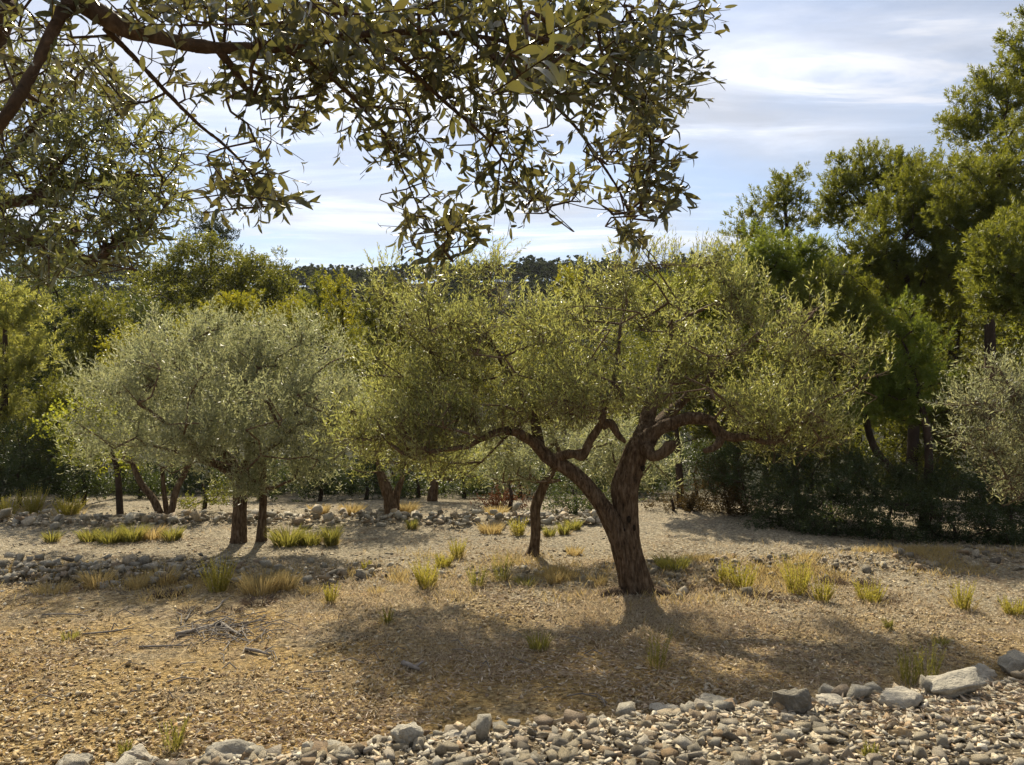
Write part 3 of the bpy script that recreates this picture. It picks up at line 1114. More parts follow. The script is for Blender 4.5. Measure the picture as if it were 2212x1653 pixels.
def sprigs(q, sb, D, L, r):
    """tall upright shoots that break the outline"""
    spots = [(1500, 560, 75), (1512, 570, 55), (1480, 575, 45), (830, 570, 55), (812, 585, 45), (860, 575, 50), (1085, 565, 60), (1070, 580, 45), (1260, 580, 50), (1245, 590, 40), (1330, 560, 45),
             (1420, 560, 48), (1560, 590, 45), (1185, 650, 35), (1145, 655, 40), (1800, 650, 60), (1780, 665, 50), (1890, 760, 45), (1905, 790, 40), (1640, 600, 45), (1360, 570, 45), (960, 570, 45), (900, 590, 40)]
    b, dr, ll = [], [], []
    for px, py, h in spots:
        for _ in range(3):
            b.append(P(px + r.normal(0, 12), py + r.normal(8, 8), MAIN_D + r.uniform(-0.8, 0.6)))
            dr.append(unit(np.array([r.normal(0, 0.22), r.normal(0, 0.2), 1.0])))
            ll.append(h * MAIN_D / F * r.uniform(0.7, 1.1))
    b, dr, ll = np.array(b), np.array(dr), np.array(ll)
    e = shoot_leaves(b, dr, ll, 22, 0.055, 0.0145, 0.6, r)
    return tuple(np.concatenate([u, v]) for u, v in zip(q, e)), np.vstack([sb, b]), np.vstack([D, dr]), np.concatenate([L, ll])


main_lobes = [(1060, 790, 230, 170, 0.3), (860, 900, 140, 90, 0.3), (970, 690, 150, 130, 0.6), (1320, 760, 260, 130, 0.0), (1390, 630, 160, 105, 0.4),
              (1600, 760, 200, 150, 0.2), (1690, 870, 130, 80, 0.1), (1815, 800, 80, 62, 0.2), (1510, 680, 160, 125, 0.7), (1160, 870, 190, 50, 0.5), (1480, 850, 170, 45, 0.5),
              (930, 800, 150, 140, 0.9), (1300, 860, 150, 50, 0.9), (850, 620, 45, 55, 0.8), (1660, 670, 100, 75, 0.5), (820, 970, 95, 55, 0.6), (1760, 925, 60, 50, 0.2), (950, 985, 110, 45, 0.4),
              (1580, 900, 90, 35, 0.6), (1050, 600, 50, 50, 0.6), (1720, 930, 90, 35, 0.0), (1080, 890, 120, 40, -0.3), (1620, 865, 90, 30, -0.5),
              (1740, 730, 90, 80, 0.3), (1850, 850, 45, 36, 0.1), (1560, 620, 90, 65, 0.6), (1130, 870, 120, 36, -0.7), (1320, 850, 150, 40, -0.7), (1450, 840, 120, 40, -0.8), (1700, 905, 110, 45, -0.4), (950, 930, 130, 55, -0.2), (1680, 965, 80, 30, -0.1), (780, 930, 60, 60, 0.2), (1240, 905, 60, 16, -0.6), (960, 940, 110, 42, -0.4), (1040, 905, 90, 26, -0.5), (900, 960, 80, 45, -0.2)]
big_olive = tree('olive_tree', 'big gnarled olive with thick forked brown trunk standing in the middle', 'tree', 'olive', MAIN_D,
     [[(1390, 1304, 0, 46), (1383, 1276, 0, 31), (1372, 1230, 0, 24.5), (1359, 1168, 0, 23), (1351, 1107, 0.02, 25), (1350, 1055, 0.03, 28), (1362, 1010, 0.02, 27), (1377, 972, 0, 26), (1391, 945, 0, 22)],
      [(1366, 1304, -0.02, 36), (1361, 1276, -0.03, 25), (1353, 1230, -0.04, 20), (1336, 1168, -0.05, 20), (1318, 1122, -0.05, 19), (1294, 1083, -0.05, 16), (1260, 1042, -0.06, 15), (1228, 1014, -0.06, 15), (1195, 996, -0.06, 15), (1172, 982, -0.05, 12)],
      [(1356, 1266, -0.05, 20), (1326, 1284, -0.14, 16), (1292, 1294, -0.2, 9)],
      [(1402, 1268, -0.02, 22), (1430, 1288, -0.1, 17), (1462, 1306, -0.16, 8)]],
     main_lobes, 'olive', 'bark', 11, 0.98, furrow=0.13, shoots_wood=True, depth=None, extra=sprigs, clump=1.0, min_px=1.45, hires=True,
     limbs=[[(1180, 985, -0.05, 14), (1150, 955, -0.1, 12), (1110, 932, -0.2, 10.5), (1072, 934, -0.25, 8), (1040, 948, -0.3, 6), (1010, 966, -0.3, 3.5)],
            [(1205, 988, -0.08, 11), (1235, 980, -0.18, 9), (1258, 985, -0.22, 9), (1272, 955, -0.25, 9), (1292, 925, -0.28, 8), (1302, 900, -0.3, 6), (1296, 850, -0.2, 4)],
            [(1300, 922, -0.28, 9), (1318, 915, -0.3, 9), (1335, 940, -0.32, 7), (1350, 955, -0.3, 4)],
            [(1394, 955, -0.02, 21), (1418, 930, -0.08, 15), (1450, 915, -0.14, 14), (1490, 903, -0.18, 13), (1530, 908, -0.2, 11), (1555, 935, -0.22, 11), (1585, 945, -0.25, 9), (1620, 942, -0.3, 8), (1650, 955, -0.3, 6), (1690, 950, -0.2, 4)],
            [(1395, 965, -0.12, 16), (1408, 985, -0.22, 12), (1430, 980, -0.26, 12), (1448, 962, -0.28, 13), (1452, 955, -0.28, 8)],
            [(1560, 940, -0.22, 9), (1545, 965, -0.28, 8), (1520, 975, -0.3, 5)],
            [(1388, 950, 0.05, 22), (1405, 880, 0.2, 14), (1430, 790, 0.4, 9), (1455, 700, 0.5, 5)],
            [(1165, 970, 0.0, 13), (1150, 900, 0.3, 9), (1100, 810, 0.5, 7), (1050, 720, 0.6, 4)],
            [(1395, 945, 0.1, 18), (1470, 870, 0.5, 11), (1560, 790, 0.7, 8), (1640, 720, 0.7, 5)],
            [(1300, 895, -0.25, 6), (1330, 800, -0.3, 5), (1340, 700, 0, 3)]])

for px, py, rx_, rz_, off in ((1358, 1122, 5, 8, -0.105), (1369, 1140, 4, 7, -0.10), (1346, 1146, 4, 6, -0.105), (1367, 1184, 4, 6, -0.095), (1254, 1034, 4, 4, -0.12), (1388, 1012, 5, 7, -0.10)):  # dark bumps in place of trunk holes, their inner shade put into the colour
    bm = bmesh.new()
    bmesh.ops.create_icosphere(bm, subdivisions=2, radius=1.0)
    V = np.array([v.co[:] for v in bm.verts])
    Fc = np.array([[v.index for v in f.verts] for f in bm.faces])
    bm.free()
    V = V * np.array([rx_, 4, rz_]) * (MAIN_D / F) * (1 + 0.3 * (vnoise(V * 2 + px)[:, None] - 0.5)) + P(px, py, MAIN_D + off)
    obj('shaded_hole', mesh('shaded_hole', V - np.array(big_olive.location[:]), Fc, M['shaded_hole'], True), big_olive)

# ------------------------------------------------------------------ other olives
tree('olive_tree', 'wide grey green olive at left with two upright dark trunks', 'tree', 'olive', 11.7,
     [[(517, 1192, 0, 20), (516, 1150, 0, 16), (518, 1090, 0, 14), (512, 1030, 0, 13), (490, 985, 0, 9), (440, 960, 0, 5)],
      [(564, 1180, 0.1, 14), (566, 1130, 0.1, 9), (569, 1060, 0.1, 8), (566, 1010, 0.1, 8), (560, 985, 0.1, 6)]],
     [(470, 830, 230, 150, 0), (300, 890, 150, 110, 0.2), (650, 850, 140, 140, 0.2), (400, 960, 210, 70, -0.4), (620, 975, 140, 75, -0.3), (350, 770, 70, 70, 0.2), (480, 740, 100, 60, 0.3),
      (620, 755, 110, 55, 0.4), (235, 830, 60, 60, 0.3), (740, 900, 55, 100, 0.2), (520, 900, 220, 120, -0.7), (340, 715, 28, 30, 0.2), (450, 705, 45, 35, 0.2), (560, 720, 40, 30, 0.3), (530, 1050, 90, 25, -0.5), (700, 1010, 60, 40, 0), (190, 960, 60, 70, 0.4)],
     'olive_grey', 'bark', 21, 1.2, furrow=0.06,
     limbs=[[(512, 1030, 0, 10), (470, 1005, -0.2, 8), (440, 995, -0.3, 7), (425, 975, -0.3, 5)], [(520, 1020, -0.1, 9), (545, 985, -0.2, 9), (575, 990, -0.2, 5)]], shoots_wood=False)
tree('olive_tree', 'slender olive with one curved trunk, left of and behind the big trunk', 'tree', 'olive', 10.7,
     [[(1146, 1208, 0, 18), (1154, 1180, 0, 12), (1157, 1140, 0, 11), (1156, 1100, 0, 11), (1168, 1062, 0, 11), (1190, 1020, 0, 9), (1210, 980, 0, 6)]],
     [(1150, 985, 120, 55, 0), (1300, 985, 150, 60, 0.3), (1230, 930, 170, 70, 0.3), (1400, 1010, 70, 55, 0.3), (1090, 1010, 60, 40, 0), (1330, 1030, 80, 35, 0.2), (1175, 1012, 55, 32, -0.5), (1228, 1035, 50, 24, -0.4), (1130, 1030, 45, 26, -0.3)],
     'olive_grey', 'bark', 22, 1.1, furrow=0.06)
tree('olive_tree', 'silvery olive leaning into view at the right edge', 'tree', 'olive', 9.0,
     [[(2420, 1330, 0.3, 34), (2390, 1200, 0.3, 27), (2350, 1080, 0.3, 22), (2300, 980, 0.2, 14), (2240, 900, 0.1, 8)]],
     [(2150, 900, 95, 90, 0), (2205, 985, 90, 80, 0), (2185, 830, 75, 55, 0.1), (2260, 860, 120, 120, 0.3), (2095, 870, 50, 40, 0), (2290, 1000, 100, 90, 0.2), (2120, 960, 45, 50, 0), (2180, 1050, 40, 30, 0), (2125, 790, 22, 24, 0)],
     'olive_grey', 'bark', 23, 1.0, furrow=0.06, shoots_wood=True)
tree('olive_tree', 'three stemmed pale barked olive behind the wide left olive', 'tree', 'olive', 14.3,
     [[(352, 1106, 0, 9), (330, 1078, 0, 8), (305, 1045, 0, 7), (285, 1000, 0, 5)], [(362, 1106, 0.2, 6), (354, 1060, 0.2, 5), (350, 1010, 0.2, 4)], [(366, 1108, -0.1, 8), (380, 1060, -0.1, 7), (400, 1020, 0, 6), (420, 980, 0, 4)]],
     [(300, 960, 110, 70, 0.3), (400, 950, 120, 80, 0.4), (250, 990, 60, 40, 0.2)], 'olive_grey', 'bark', 24, 1.0)
tree('olive_tree', 'olive with a short split trunk standing on the farther rubble row', 'tree', 'olive', 14.0,
     [[(842, 1118, 0, 18), (842, 1085, 0, 14), (832, 1050, 0, 12), (820, 1020, 0, 8)], [(852, 1116, 0.1, 10), (856, 1070, 0.1, 8), (870, 1030, 0.1, 5)]],
     [(800, 930, 90, 80, 0.2), (880, 950, 110, 80, 0.3), (760, 990, 60, 40, 0), (950, 1000, 70, 40, 0.2), (860, 870, 100, 60, 0.5)], 'olive', 'bark', 25, 1.1, furrow=0.06)
tree('olive_tree', 'shaded olive with thin dark trunk, right of the split trunk olive', 'tree', 'olive', 16.5,
     [[(932, 1102, 0, 13), (934, 1070, 0, 11), (940, 1040, 0, 8), (955, 1000, 0, 5)]],
     [(930, 990, 90, 50, 0.2), (1000, 980, 80, 60, 0.4), (900, 940, 80, 60, 0.6), (1010, 1035, 40, 25, 0)], 'olive', 'bark', 26, 1.0)

# ------------------------------------------------------------------ pines and wood on the right
RP = 'pines of the wood at right'
tree('pine_tree', 'tallest pine, its open crown reaching the top right corner', 'tree', 'pine', 17,
     [[(2330, 1130, 0, 24), (2310, 800, 0, 17), (2270, 450, 0, 12), (2225, 200, 0, 6), (2215, 90, 0, 3)]],
     [(2058, 285, 42, 40, 0), (2090, 240, 46, 45, 0.2), (2150, 205, 55, 58, 0), (2195, 140, 48, 55, 0), (2228, 80, 50, 50, 0), (2225, 250, 75, 65, 0.3), (2120, 300, 62, 40, 0.2), (2300, 180, 80, 90, 0.3)],
     'pine', seed=41, dens=0.9, group=RP, clump=0.8)
tree('pine_tree', 'round headed pine with gaps below its crown, third from right', 'tree', 'pine', 19,
     [stem(2010, 1120, 1900, 420, 15, bend=-20)],
     [(1850, 365, 62, 38, 0), (1930, 365, 66, 42, 0), (1800, 410, 42, 36, 0), (1870, 430, 85, 50, 0), (1960, 420, 50, 55, 0), (1830, 470, 55, 32, 0), (1790, 460, 34, 34, 0)],
     'pine', seed=42, dens=0.95, group=RP, clump=0.8)
tree('pine_tree', 'small pine with airy crown at the left end of the right wood', 'tree', 'pine', 19,
     [stem(1750, 1100, 1692, 420, 10, bend=5)],
     [(1705, 412, 42, 40, 0), (1660, 450, 42, 36, 0), (1612, 490, 26, 36, 0), (1700, 480, 48, 40, 0), (1615, 540, 26, 34, 0), (1660, 510, 40, 30, 0)],
     'pine', seed=43, dens=0.8, group=RP, clump=0.75)
tree('pine_tree', 'young bright green pine above the right side of the big olive', 'tree', 'pine', 15,
     [stem(1720, 1120, 1700, 560, 9)],
     [(1690, 560, 72, 58, 0), (1658, 545, 38, 40, 0), (1738, 578, 44, 44, 0), (1700, 630, 85, 50, 0), (1640, 610, 40, 40, 0.2)],
     'pine_fresh', seed=44, dens=1.15, group=RP, clump=0.8)
tree('pine_tree', 'broad pine filling the middle of the right wood', 'tree', 'pine', 16.5,
     [stem(1960, 1140, 1950, 520, 13, bend=20)],
     [(1920, 490, 72, 58, 0), (1990, 430, 44, 52, 0), (1885, 545, 62, 56, 0), (1960, 560, 85, 80, 0.3), (2020, 470, 44, 56, 0), (1900, 630, 95, 65, 0.2), (2000, 650, 80, 80, 0.4), (1960, 390, 30, 34, 0)],
     'pine', seed=45, dens=1.1, group=RP, clump=0.8)
tree('pine_tree', 'dense pine below the tallest pine at the right edge', 'tree', 'pine', 15,
     [stem(2150, 1160, 2130, 480, 16)],
     [(2110, 390, 58, 52, 0), (2180, 360, 48, 58, 0), (2080, 440, 48, 56, 0), (2190, 440, 60, 66, 0.2), (2125, 480, 62, 60, 0.2), (2090, 570, 60, 60, 0.3), (2215, 300, 50, 40, 0.2)],
     'pine', seed=46, dens=1.15, group=RP, clump=0.8)
tree('pine_tree', 'sunlit yellow green pine low at the right edge, above the silvery olive', 'tree', 'pine', 12.5,
     [stem(2290, 1180, 2220, 600, 14)],
     [(2180, 555, 64, 60, 0), (2165, 630, 58, 62, 0), (2220, 640, 75, 85, 0), (2148, 530, 34, 34, 0), (2250, 540, 70, 80, 0.2)],
     'pine', seed=47, dens=1.25, group=RP, clump=0.85)
tree('pine_tree', 'leaning pine behind the right end of the big olive', 'tree', 'pine', 14,
     [[(2075, 1180, 0, 12), (2010, 1100, 0, 10), (1930, 1020, 0, 9), (1885, 960, 0, 8), (1860, 860, 0, 6), (1830, 740, 0, 3)]],
     [(1780, 650, 85, 60, 0), (1700, 690, 66, 56, 0.2), (1850, 700, 76, 62, 0), (1880, 780, 90, 56, 0.3), (1790, 740, 90, 60, 0.4)],
     'pine', seed=48, dens=1.0, group=RP, clump=0.8)
tree('pine_tree', 'bushy bright tipped pine between the big olive and silvery olive', 'tree', 'pine', 13,
     [stem(1990, 1170, 1960, 760, 11, bend=30)],
     [(1950, 705, 38, 40, 0), (1972, 765, 46, 52, 0), (2000, 800, 40, 42, 0), (1900, 830, 60, 46, 0.3), (1880, 890, 70, 45, 0.3), (1945, 870, 60, 40, 0.3)],
     'pine_fresh', seed=49, dens=1.05, group=RP, clump=0.75)
tree('pine_tree', 'dark shaded pine deep in the right wood, with straight bare trunk', 'tree', 'pine', 18,
     [[(2045, 1120, 0, 20), (2040, 1000, 0, 17), (2050, 850, 0, 13), (2070, 650, 0, 7)]],
     [(2080, 720, 105, 100, 0), (2000, 850, 90, 60, 0.3), (2120, 820, 90, 60, 0), (1960, 930, 60, 35, 0)],
     'oak', seed=50, dens=0.9, group=RP, clump=0.9)
tree('pine_tree', 'pine filling in under the round headed pine, behind the bright young pine', 'tree', 'pine', 19,
     [stem(1800, 1110, 1800, 640, 8)], [(1790, 640, 60, 46, 0), (1850, 620, 60, 56, 0), (1740, 680, 60, 46, 0.3), (1840, 700, 80, 50, 0.3)], 'pine', seed=54, dens=0.95, group=RP)
tree('pine_tree', 'pine filling in between the broad pine and the tallest pine', 'tree', 'pine', 18,
     [stem(2060, 1120, 2050, 460, 9)], [(2045, 420, 46, 50, 0), (2060, 500, 56, 70, 0), (2040, 590, 60, 60, 0.3), (2075, 370, 34, 36, 0.2)], 'pine', seed=55, dens=1.0, group=RP)
tree('pine_tree', 'small tree showing as a dark tuft left of the airy pine', 'tree', 'pine', 24,
     [stem(1565, 1040, 1565, 570, 6)], [(1560, 575, 34, 30, 0), (1590, 600, 36, 40, 0), (1530, 610, 40, 30, 0), (1450, 640, 80, 40, 0.4)], 'pine', seed=51, dens=0.9, group=RP)
tree('pine_tree', 'thin dark trunk seen between the big trunk and the right bushes', 'tree', 'pine', 15.5,
     [[(1470, 1120, 0, 9), (1468, 1050, 0, 8), (1462, 960, 0, 7), (1450, 840, 0, 4)]], [(1450, 850, 90, 70, 0), (1520, 800, 90, 80, 0.3), (1560, 920, 80, 50, 0)], 'oak', seed=52, dens=1.1, group=RP)
tree('pine_tree', 'slanting thin trunk rising from the bushes right of the big olive', 'tree', 'pine', 14.5,
     [[(1745, 1130, 0, 9), (1715, 1060, 0, 8), (1680, 990, 0, 6), (1650, 900, 0, 4)]], [(1640, 850, 100, 70, 0.3), (1740, 920, 90, 50, 0.3)], 'oak', seed=53, dens=1.1, group=RP)

# ------------------------------------------------------------------ bushes on the right


def bush(label, d, px, py, lobes, leaf, seed, group=None, dens=1.0, name='bush', kind='bush', leaf_scale=1.0):
    return tree(name, label, 'bush', kind, d, [[(px, py, 0, 5), (px + 4, py - 30, 0, 4), (px - 3, py - 60, 0, 2)]], lobes, leaf, 'pine_bark', seed, dens, group, leaf_scale=leaf_scale, r_tip=0.004)


BR = 'dark bushes along the right edge of the field'
bush('russet brown dry bush just right of the big trunk', 15.0, 1450, 1128, [(1450, 1085, 62, 42, 0), (1500, 1100, 50, 30, 0)], 'brown_bush', 61, BR)
bush('brownish bush between the russet bush and the dark green bushes', 14.6, 1570, 1132, [(1570, 1085, 62, 48, 0), (1620, 1105, 40, 30, 0), (1550, 1040, 60, 40, 0.4)], 'brown_bush', 62, BR)
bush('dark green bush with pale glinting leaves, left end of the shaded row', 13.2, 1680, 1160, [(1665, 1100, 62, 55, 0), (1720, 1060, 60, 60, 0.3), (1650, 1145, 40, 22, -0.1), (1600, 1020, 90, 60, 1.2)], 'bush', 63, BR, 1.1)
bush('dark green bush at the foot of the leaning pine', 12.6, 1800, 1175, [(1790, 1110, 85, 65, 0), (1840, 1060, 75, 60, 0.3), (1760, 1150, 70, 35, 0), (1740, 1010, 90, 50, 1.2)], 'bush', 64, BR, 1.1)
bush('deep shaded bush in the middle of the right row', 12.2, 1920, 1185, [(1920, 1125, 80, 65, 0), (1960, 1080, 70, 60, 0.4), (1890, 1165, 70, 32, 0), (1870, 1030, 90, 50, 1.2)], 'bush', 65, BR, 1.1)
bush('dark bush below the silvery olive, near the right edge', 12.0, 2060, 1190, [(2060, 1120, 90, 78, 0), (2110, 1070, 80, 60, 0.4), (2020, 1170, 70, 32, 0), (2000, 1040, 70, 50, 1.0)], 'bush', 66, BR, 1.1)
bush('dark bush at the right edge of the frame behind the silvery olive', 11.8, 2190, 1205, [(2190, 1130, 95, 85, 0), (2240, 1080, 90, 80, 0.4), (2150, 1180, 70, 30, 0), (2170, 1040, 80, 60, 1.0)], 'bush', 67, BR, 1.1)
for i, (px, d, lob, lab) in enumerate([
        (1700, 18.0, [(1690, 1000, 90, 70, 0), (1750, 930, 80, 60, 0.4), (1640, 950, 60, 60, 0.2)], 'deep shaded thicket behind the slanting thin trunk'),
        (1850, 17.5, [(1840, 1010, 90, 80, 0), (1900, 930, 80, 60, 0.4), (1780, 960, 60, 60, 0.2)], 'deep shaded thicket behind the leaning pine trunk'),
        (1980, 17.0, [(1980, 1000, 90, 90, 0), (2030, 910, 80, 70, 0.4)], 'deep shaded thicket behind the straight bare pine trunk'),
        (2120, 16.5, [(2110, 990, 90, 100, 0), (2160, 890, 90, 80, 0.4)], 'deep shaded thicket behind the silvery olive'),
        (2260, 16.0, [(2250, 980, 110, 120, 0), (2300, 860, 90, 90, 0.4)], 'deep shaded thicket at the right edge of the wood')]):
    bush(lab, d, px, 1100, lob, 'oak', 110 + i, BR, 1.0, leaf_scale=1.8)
bush('green leafy bush behind the slender olive trunk', 14.6, 1240, 1118, [(1240, 1085, 55, 34, 0), (1290, 1095, 40, 26, 0), (1200, 1100, 30, 20, 0)], 'bush', 68, None, 1.1)
bush('rust red dead bush left of the slender curved trunk', 15.2, 1100, 1100, [(1095, 1075, 36, 26, 0), (1070, 1090, 36, 16, 0), (1125, 1090, 20, 16, 0)], 'dead', 69, None, 1.1)

# ------------------------------------------------------------------ trees and bushes on the left and behind
tree('oak_tree', 'large dark rounded tree rising above the wide left olive', 'tree', 'broad', 28,
     [stem(480, 1060, 470, 650, 11)],
     [(450, 590, 95, 75, 0), (380, 620, 80, 70, 0), (530, 600, 70, 55, 0), (585, 610, 55, 60, 0.3), (470, 680, 150, 70, 0.3), (330, 660, 60, 80, 0), (430, 540, 50, 35, 0), (600, 650, 45, 50, 0), (560, 700, 80, 50, 0)],
     'oak', seed=71, dens=1.2, clump=1.0, min_px=1.6)
tree('oak_tree', 'distant dark tree top peeking over the large rounded tree', 'tree', 'broad', 46,
     [stem(455, 960, 455, 500, 6)], [(460, 490, 40, 32, 0), (430, 510, 34, 40, 0), (480, 520, 30, 40, 0)], 'far', seed=72, dens=1.1, clump=1.3)
tree('pine_tree', 'bright yellow green tree between the rounded tree and hill', 'tree', 'broad', 25,
     [stem(640, 1060, 640, 680, 7)], [(640, 680, 48, 42, 0), (610, 710, 52, 36, 0), (665, 700, 36, 48, 0), (585, 690, 40, 30, 0.4)], 'yellow', seed=73, dens=1.1, clump=1.0)
tree('pine_tree', 'slim yellow green tree left of the two tallest slim ones', 'tree', 'pine', 24,
     [stem(512, 1060, 512, 670, 6)], [(512, 665, 38, 34, 0), (485, 690, 34, 30, 0), (535, 690, 36, 36, 0)], 'yellow', seed=74, dens=1.1)
tree('pine_tree', 'tall slim tree with bare stem showing, left of the notch', 'tree', 'pine', 23,
     [stem(690, 1070, 690, 640, 5)], [(690, 640, 26, 36, 0), (682, 690, 30, 46, 0), (700, 740, 32, 40, 0), (690, 620, 16, 20, 0)], 'pine', seed=75, dens=0.95)
tree('pine_tree', 'tall slim yellow tree nearest the left side of the big olive', 'tree', 'pine', 22,
     [stem(742, 1080, 740, 640, 5)], [(738, 650, 30, 42, 0), (735, 710, 36, 50, 0), (755, 770, 36, 40, 0), (730, 625, 14, 18, 0)], 'yellow', seed=76, dens=0.9)
tree('pine_tree', 'brownish green tree half hidden behind the left of the big olive', 'tree', 'pine', 20,
     [stem(815, 1090, 812, 700, 7)], [(812, 700, 40, 50, 0), (800, 770, 44, 60, 0), (835, 660, 34, 40, 0), (790, 850, 60, 60, 0.3), (860, 760, 60, 80, 0.4)], 'oak', seed=77, dens=1.0)
tree('pine_tree', 'pale yellow green pine at the left edge of the frame', 'tree', 'pine', 17,
     [stem(-10, 1090, 10, 650, 10, bend=10)], [(30, 700, 55, 60, 0), (60, 660, 34, 44, 0), (20, 800, 75, 60, 0), (60, 770, 40, 50, 0), (10, 880, 90, 50, 0), (-40, 730, 60, 100, 0.3), (50, 920, 60, 40, 0.2)], 'pale', seed=78, dens=1.1)
tree('pine_tree', 'upright green pine second from the left edge', 'tree', 'pine', 20,
     [stem(215, 1080, 205, 680, 7)], [(205, 680, 42, 36, 0), (195, 740, 58, 55, 0), (225, 720, 38, 50, 0), (180, 790, 46, 40, 0)], 'oak', seed=79, dens=1.1)
tree('oak_tree', 'dark tree in shade between the two left edge pines', 'tree', 'broad', 21,
     [stem(120, 1070, 120, 720, 9)], [(120, 720, 60, 70, 0), (110, 820, 70, 80, 0), (170, 660, 50, 60, 0.5), (270, 780, 60, 60, 0.5), (80, 620, 60, 60, 0.5), (290, 690, 50, 60, 0.5)], 'bush', seed=80, dens=1.1)
tree('pine_tree', 'low brown green tree below the dark tree at left', 'tree', 'pine', 16.5,
     [stem(150, 1090, 150, 850, 7)], [(150, 850, 55, 50, 0), (120, 890, 60, 40, 0), (190, 870, 44, 40, 0), (100, 950, 90, 40, 0)], 'oak', seed=81, dens=1.0)
tree('almond_tree', 'yellow lime leaved small tree left of the wide left olive', 'tree', 'broad', 14.6,
     [stem(260, 1085, 235, 960, 8, bend=6)], [(180, 905, 66, 44, 0), (140, 940, 40, 40, 0), (220, 940, 60, 50, 0), (170, 990, 60, 30, 0), (250, 1000, 50, 40, 0.2), (210, 885, 40, 26, 0)], 'lime', seed=82, dens=0.85, leaf_scale=1.1)
tree('almond_tree', 'golden yellow tree top showing above the left part of left olive', 'tree', 'broad', 17.5,
     [stem(255, 1085, 255, 800, 6)], [(255, 765, 44, 38, 0), (280, 740, 28, 22, 0), (240, 810, 44, 40, 0), (410, 720, 40, 30, 0.5)], 'yellow', seed=83, dens=1.0)
tree('pine_tree', 'yellow green tree filling the notch in the big olive crown', 'tree', 'pine', 24,
     [stem(1218, 1060, 1215, 640, 6)], [(1225, 625, 30, 34, 0), (1240, 665, 34, 40, 0), (1195, 715, 40, 34, 0)], 'yellow', seed=84, dens=1.0)
tree('pine_tree', 'green tree behind the upper right of the big olive', 'tree', 'pine', 17,
     [stem(1590, 1070, 1590, 700, 8)], [(1600, 660, 80, 60, 0), (1520, 660, 80, 80, 0.4), (1640, 740, 80, 70, 0), (1430, 680, 80, 80, 0.6), (1560, 780, 110, 80, 0)], 'pine', seed=85, dens=1.1)

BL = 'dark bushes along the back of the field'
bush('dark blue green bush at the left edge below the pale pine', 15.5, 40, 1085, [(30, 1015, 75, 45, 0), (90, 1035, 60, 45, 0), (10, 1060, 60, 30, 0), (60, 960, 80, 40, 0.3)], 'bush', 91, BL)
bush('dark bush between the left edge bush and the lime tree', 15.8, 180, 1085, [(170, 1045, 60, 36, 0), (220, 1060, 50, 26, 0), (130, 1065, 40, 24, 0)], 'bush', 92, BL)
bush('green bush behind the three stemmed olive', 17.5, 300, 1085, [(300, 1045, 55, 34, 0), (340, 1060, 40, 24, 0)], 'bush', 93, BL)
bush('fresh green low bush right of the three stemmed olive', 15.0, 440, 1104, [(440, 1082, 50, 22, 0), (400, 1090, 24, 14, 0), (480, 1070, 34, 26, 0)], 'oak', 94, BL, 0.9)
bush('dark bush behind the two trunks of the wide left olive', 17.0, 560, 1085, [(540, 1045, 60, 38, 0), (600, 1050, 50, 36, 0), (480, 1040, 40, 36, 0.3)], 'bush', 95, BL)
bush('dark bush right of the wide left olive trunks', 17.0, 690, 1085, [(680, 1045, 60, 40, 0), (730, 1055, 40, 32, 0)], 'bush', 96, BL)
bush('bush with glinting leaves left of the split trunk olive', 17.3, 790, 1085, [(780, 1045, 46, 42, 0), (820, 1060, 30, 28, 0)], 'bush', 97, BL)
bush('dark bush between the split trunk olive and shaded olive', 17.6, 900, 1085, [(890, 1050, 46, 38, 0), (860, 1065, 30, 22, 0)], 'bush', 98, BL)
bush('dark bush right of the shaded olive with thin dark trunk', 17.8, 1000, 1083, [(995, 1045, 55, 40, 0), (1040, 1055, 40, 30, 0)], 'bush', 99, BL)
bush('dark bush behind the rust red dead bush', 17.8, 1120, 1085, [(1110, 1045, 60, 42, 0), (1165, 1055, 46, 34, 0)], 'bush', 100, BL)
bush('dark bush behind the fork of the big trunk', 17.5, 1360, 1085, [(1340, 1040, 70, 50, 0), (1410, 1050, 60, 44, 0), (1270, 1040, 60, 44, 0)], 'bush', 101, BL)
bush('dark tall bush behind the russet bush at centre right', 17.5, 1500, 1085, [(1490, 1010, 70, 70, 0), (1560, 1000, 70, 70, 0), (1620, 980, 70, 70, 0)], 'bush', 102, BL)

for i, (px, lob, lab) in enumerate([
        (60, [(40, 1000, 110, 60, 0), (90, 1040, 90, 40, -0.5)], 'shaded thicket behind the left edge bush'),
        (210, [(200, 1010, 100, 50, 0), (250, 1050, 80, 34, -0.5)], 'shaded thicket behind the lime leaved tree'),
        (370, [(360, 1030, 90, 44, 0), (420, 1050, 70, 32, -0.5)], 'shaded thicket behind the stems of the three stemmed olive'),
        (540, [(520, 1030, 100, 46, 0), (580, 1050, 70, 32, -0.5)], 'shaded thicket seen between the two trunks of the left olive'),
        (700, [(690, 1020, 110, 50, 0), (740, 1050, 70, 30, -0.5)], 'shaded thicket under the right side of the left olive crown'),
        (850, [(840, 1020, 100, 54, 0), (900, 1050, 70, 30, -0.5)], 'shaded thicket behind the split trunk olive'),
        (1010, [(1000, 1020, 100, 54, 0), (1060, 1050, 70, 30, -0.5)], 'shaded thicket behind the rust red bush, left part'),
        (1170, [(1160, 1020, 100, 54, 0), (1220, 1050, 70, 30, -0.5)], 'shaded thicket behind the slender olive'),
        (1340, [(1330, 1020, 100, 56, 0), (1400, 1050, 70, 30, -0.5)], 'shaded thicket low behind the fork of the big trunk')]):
    bush(lab, 19.5, px, 1080, lob, 'bush', 130 + i, BL, 1.0, leaf_scale=2.0)

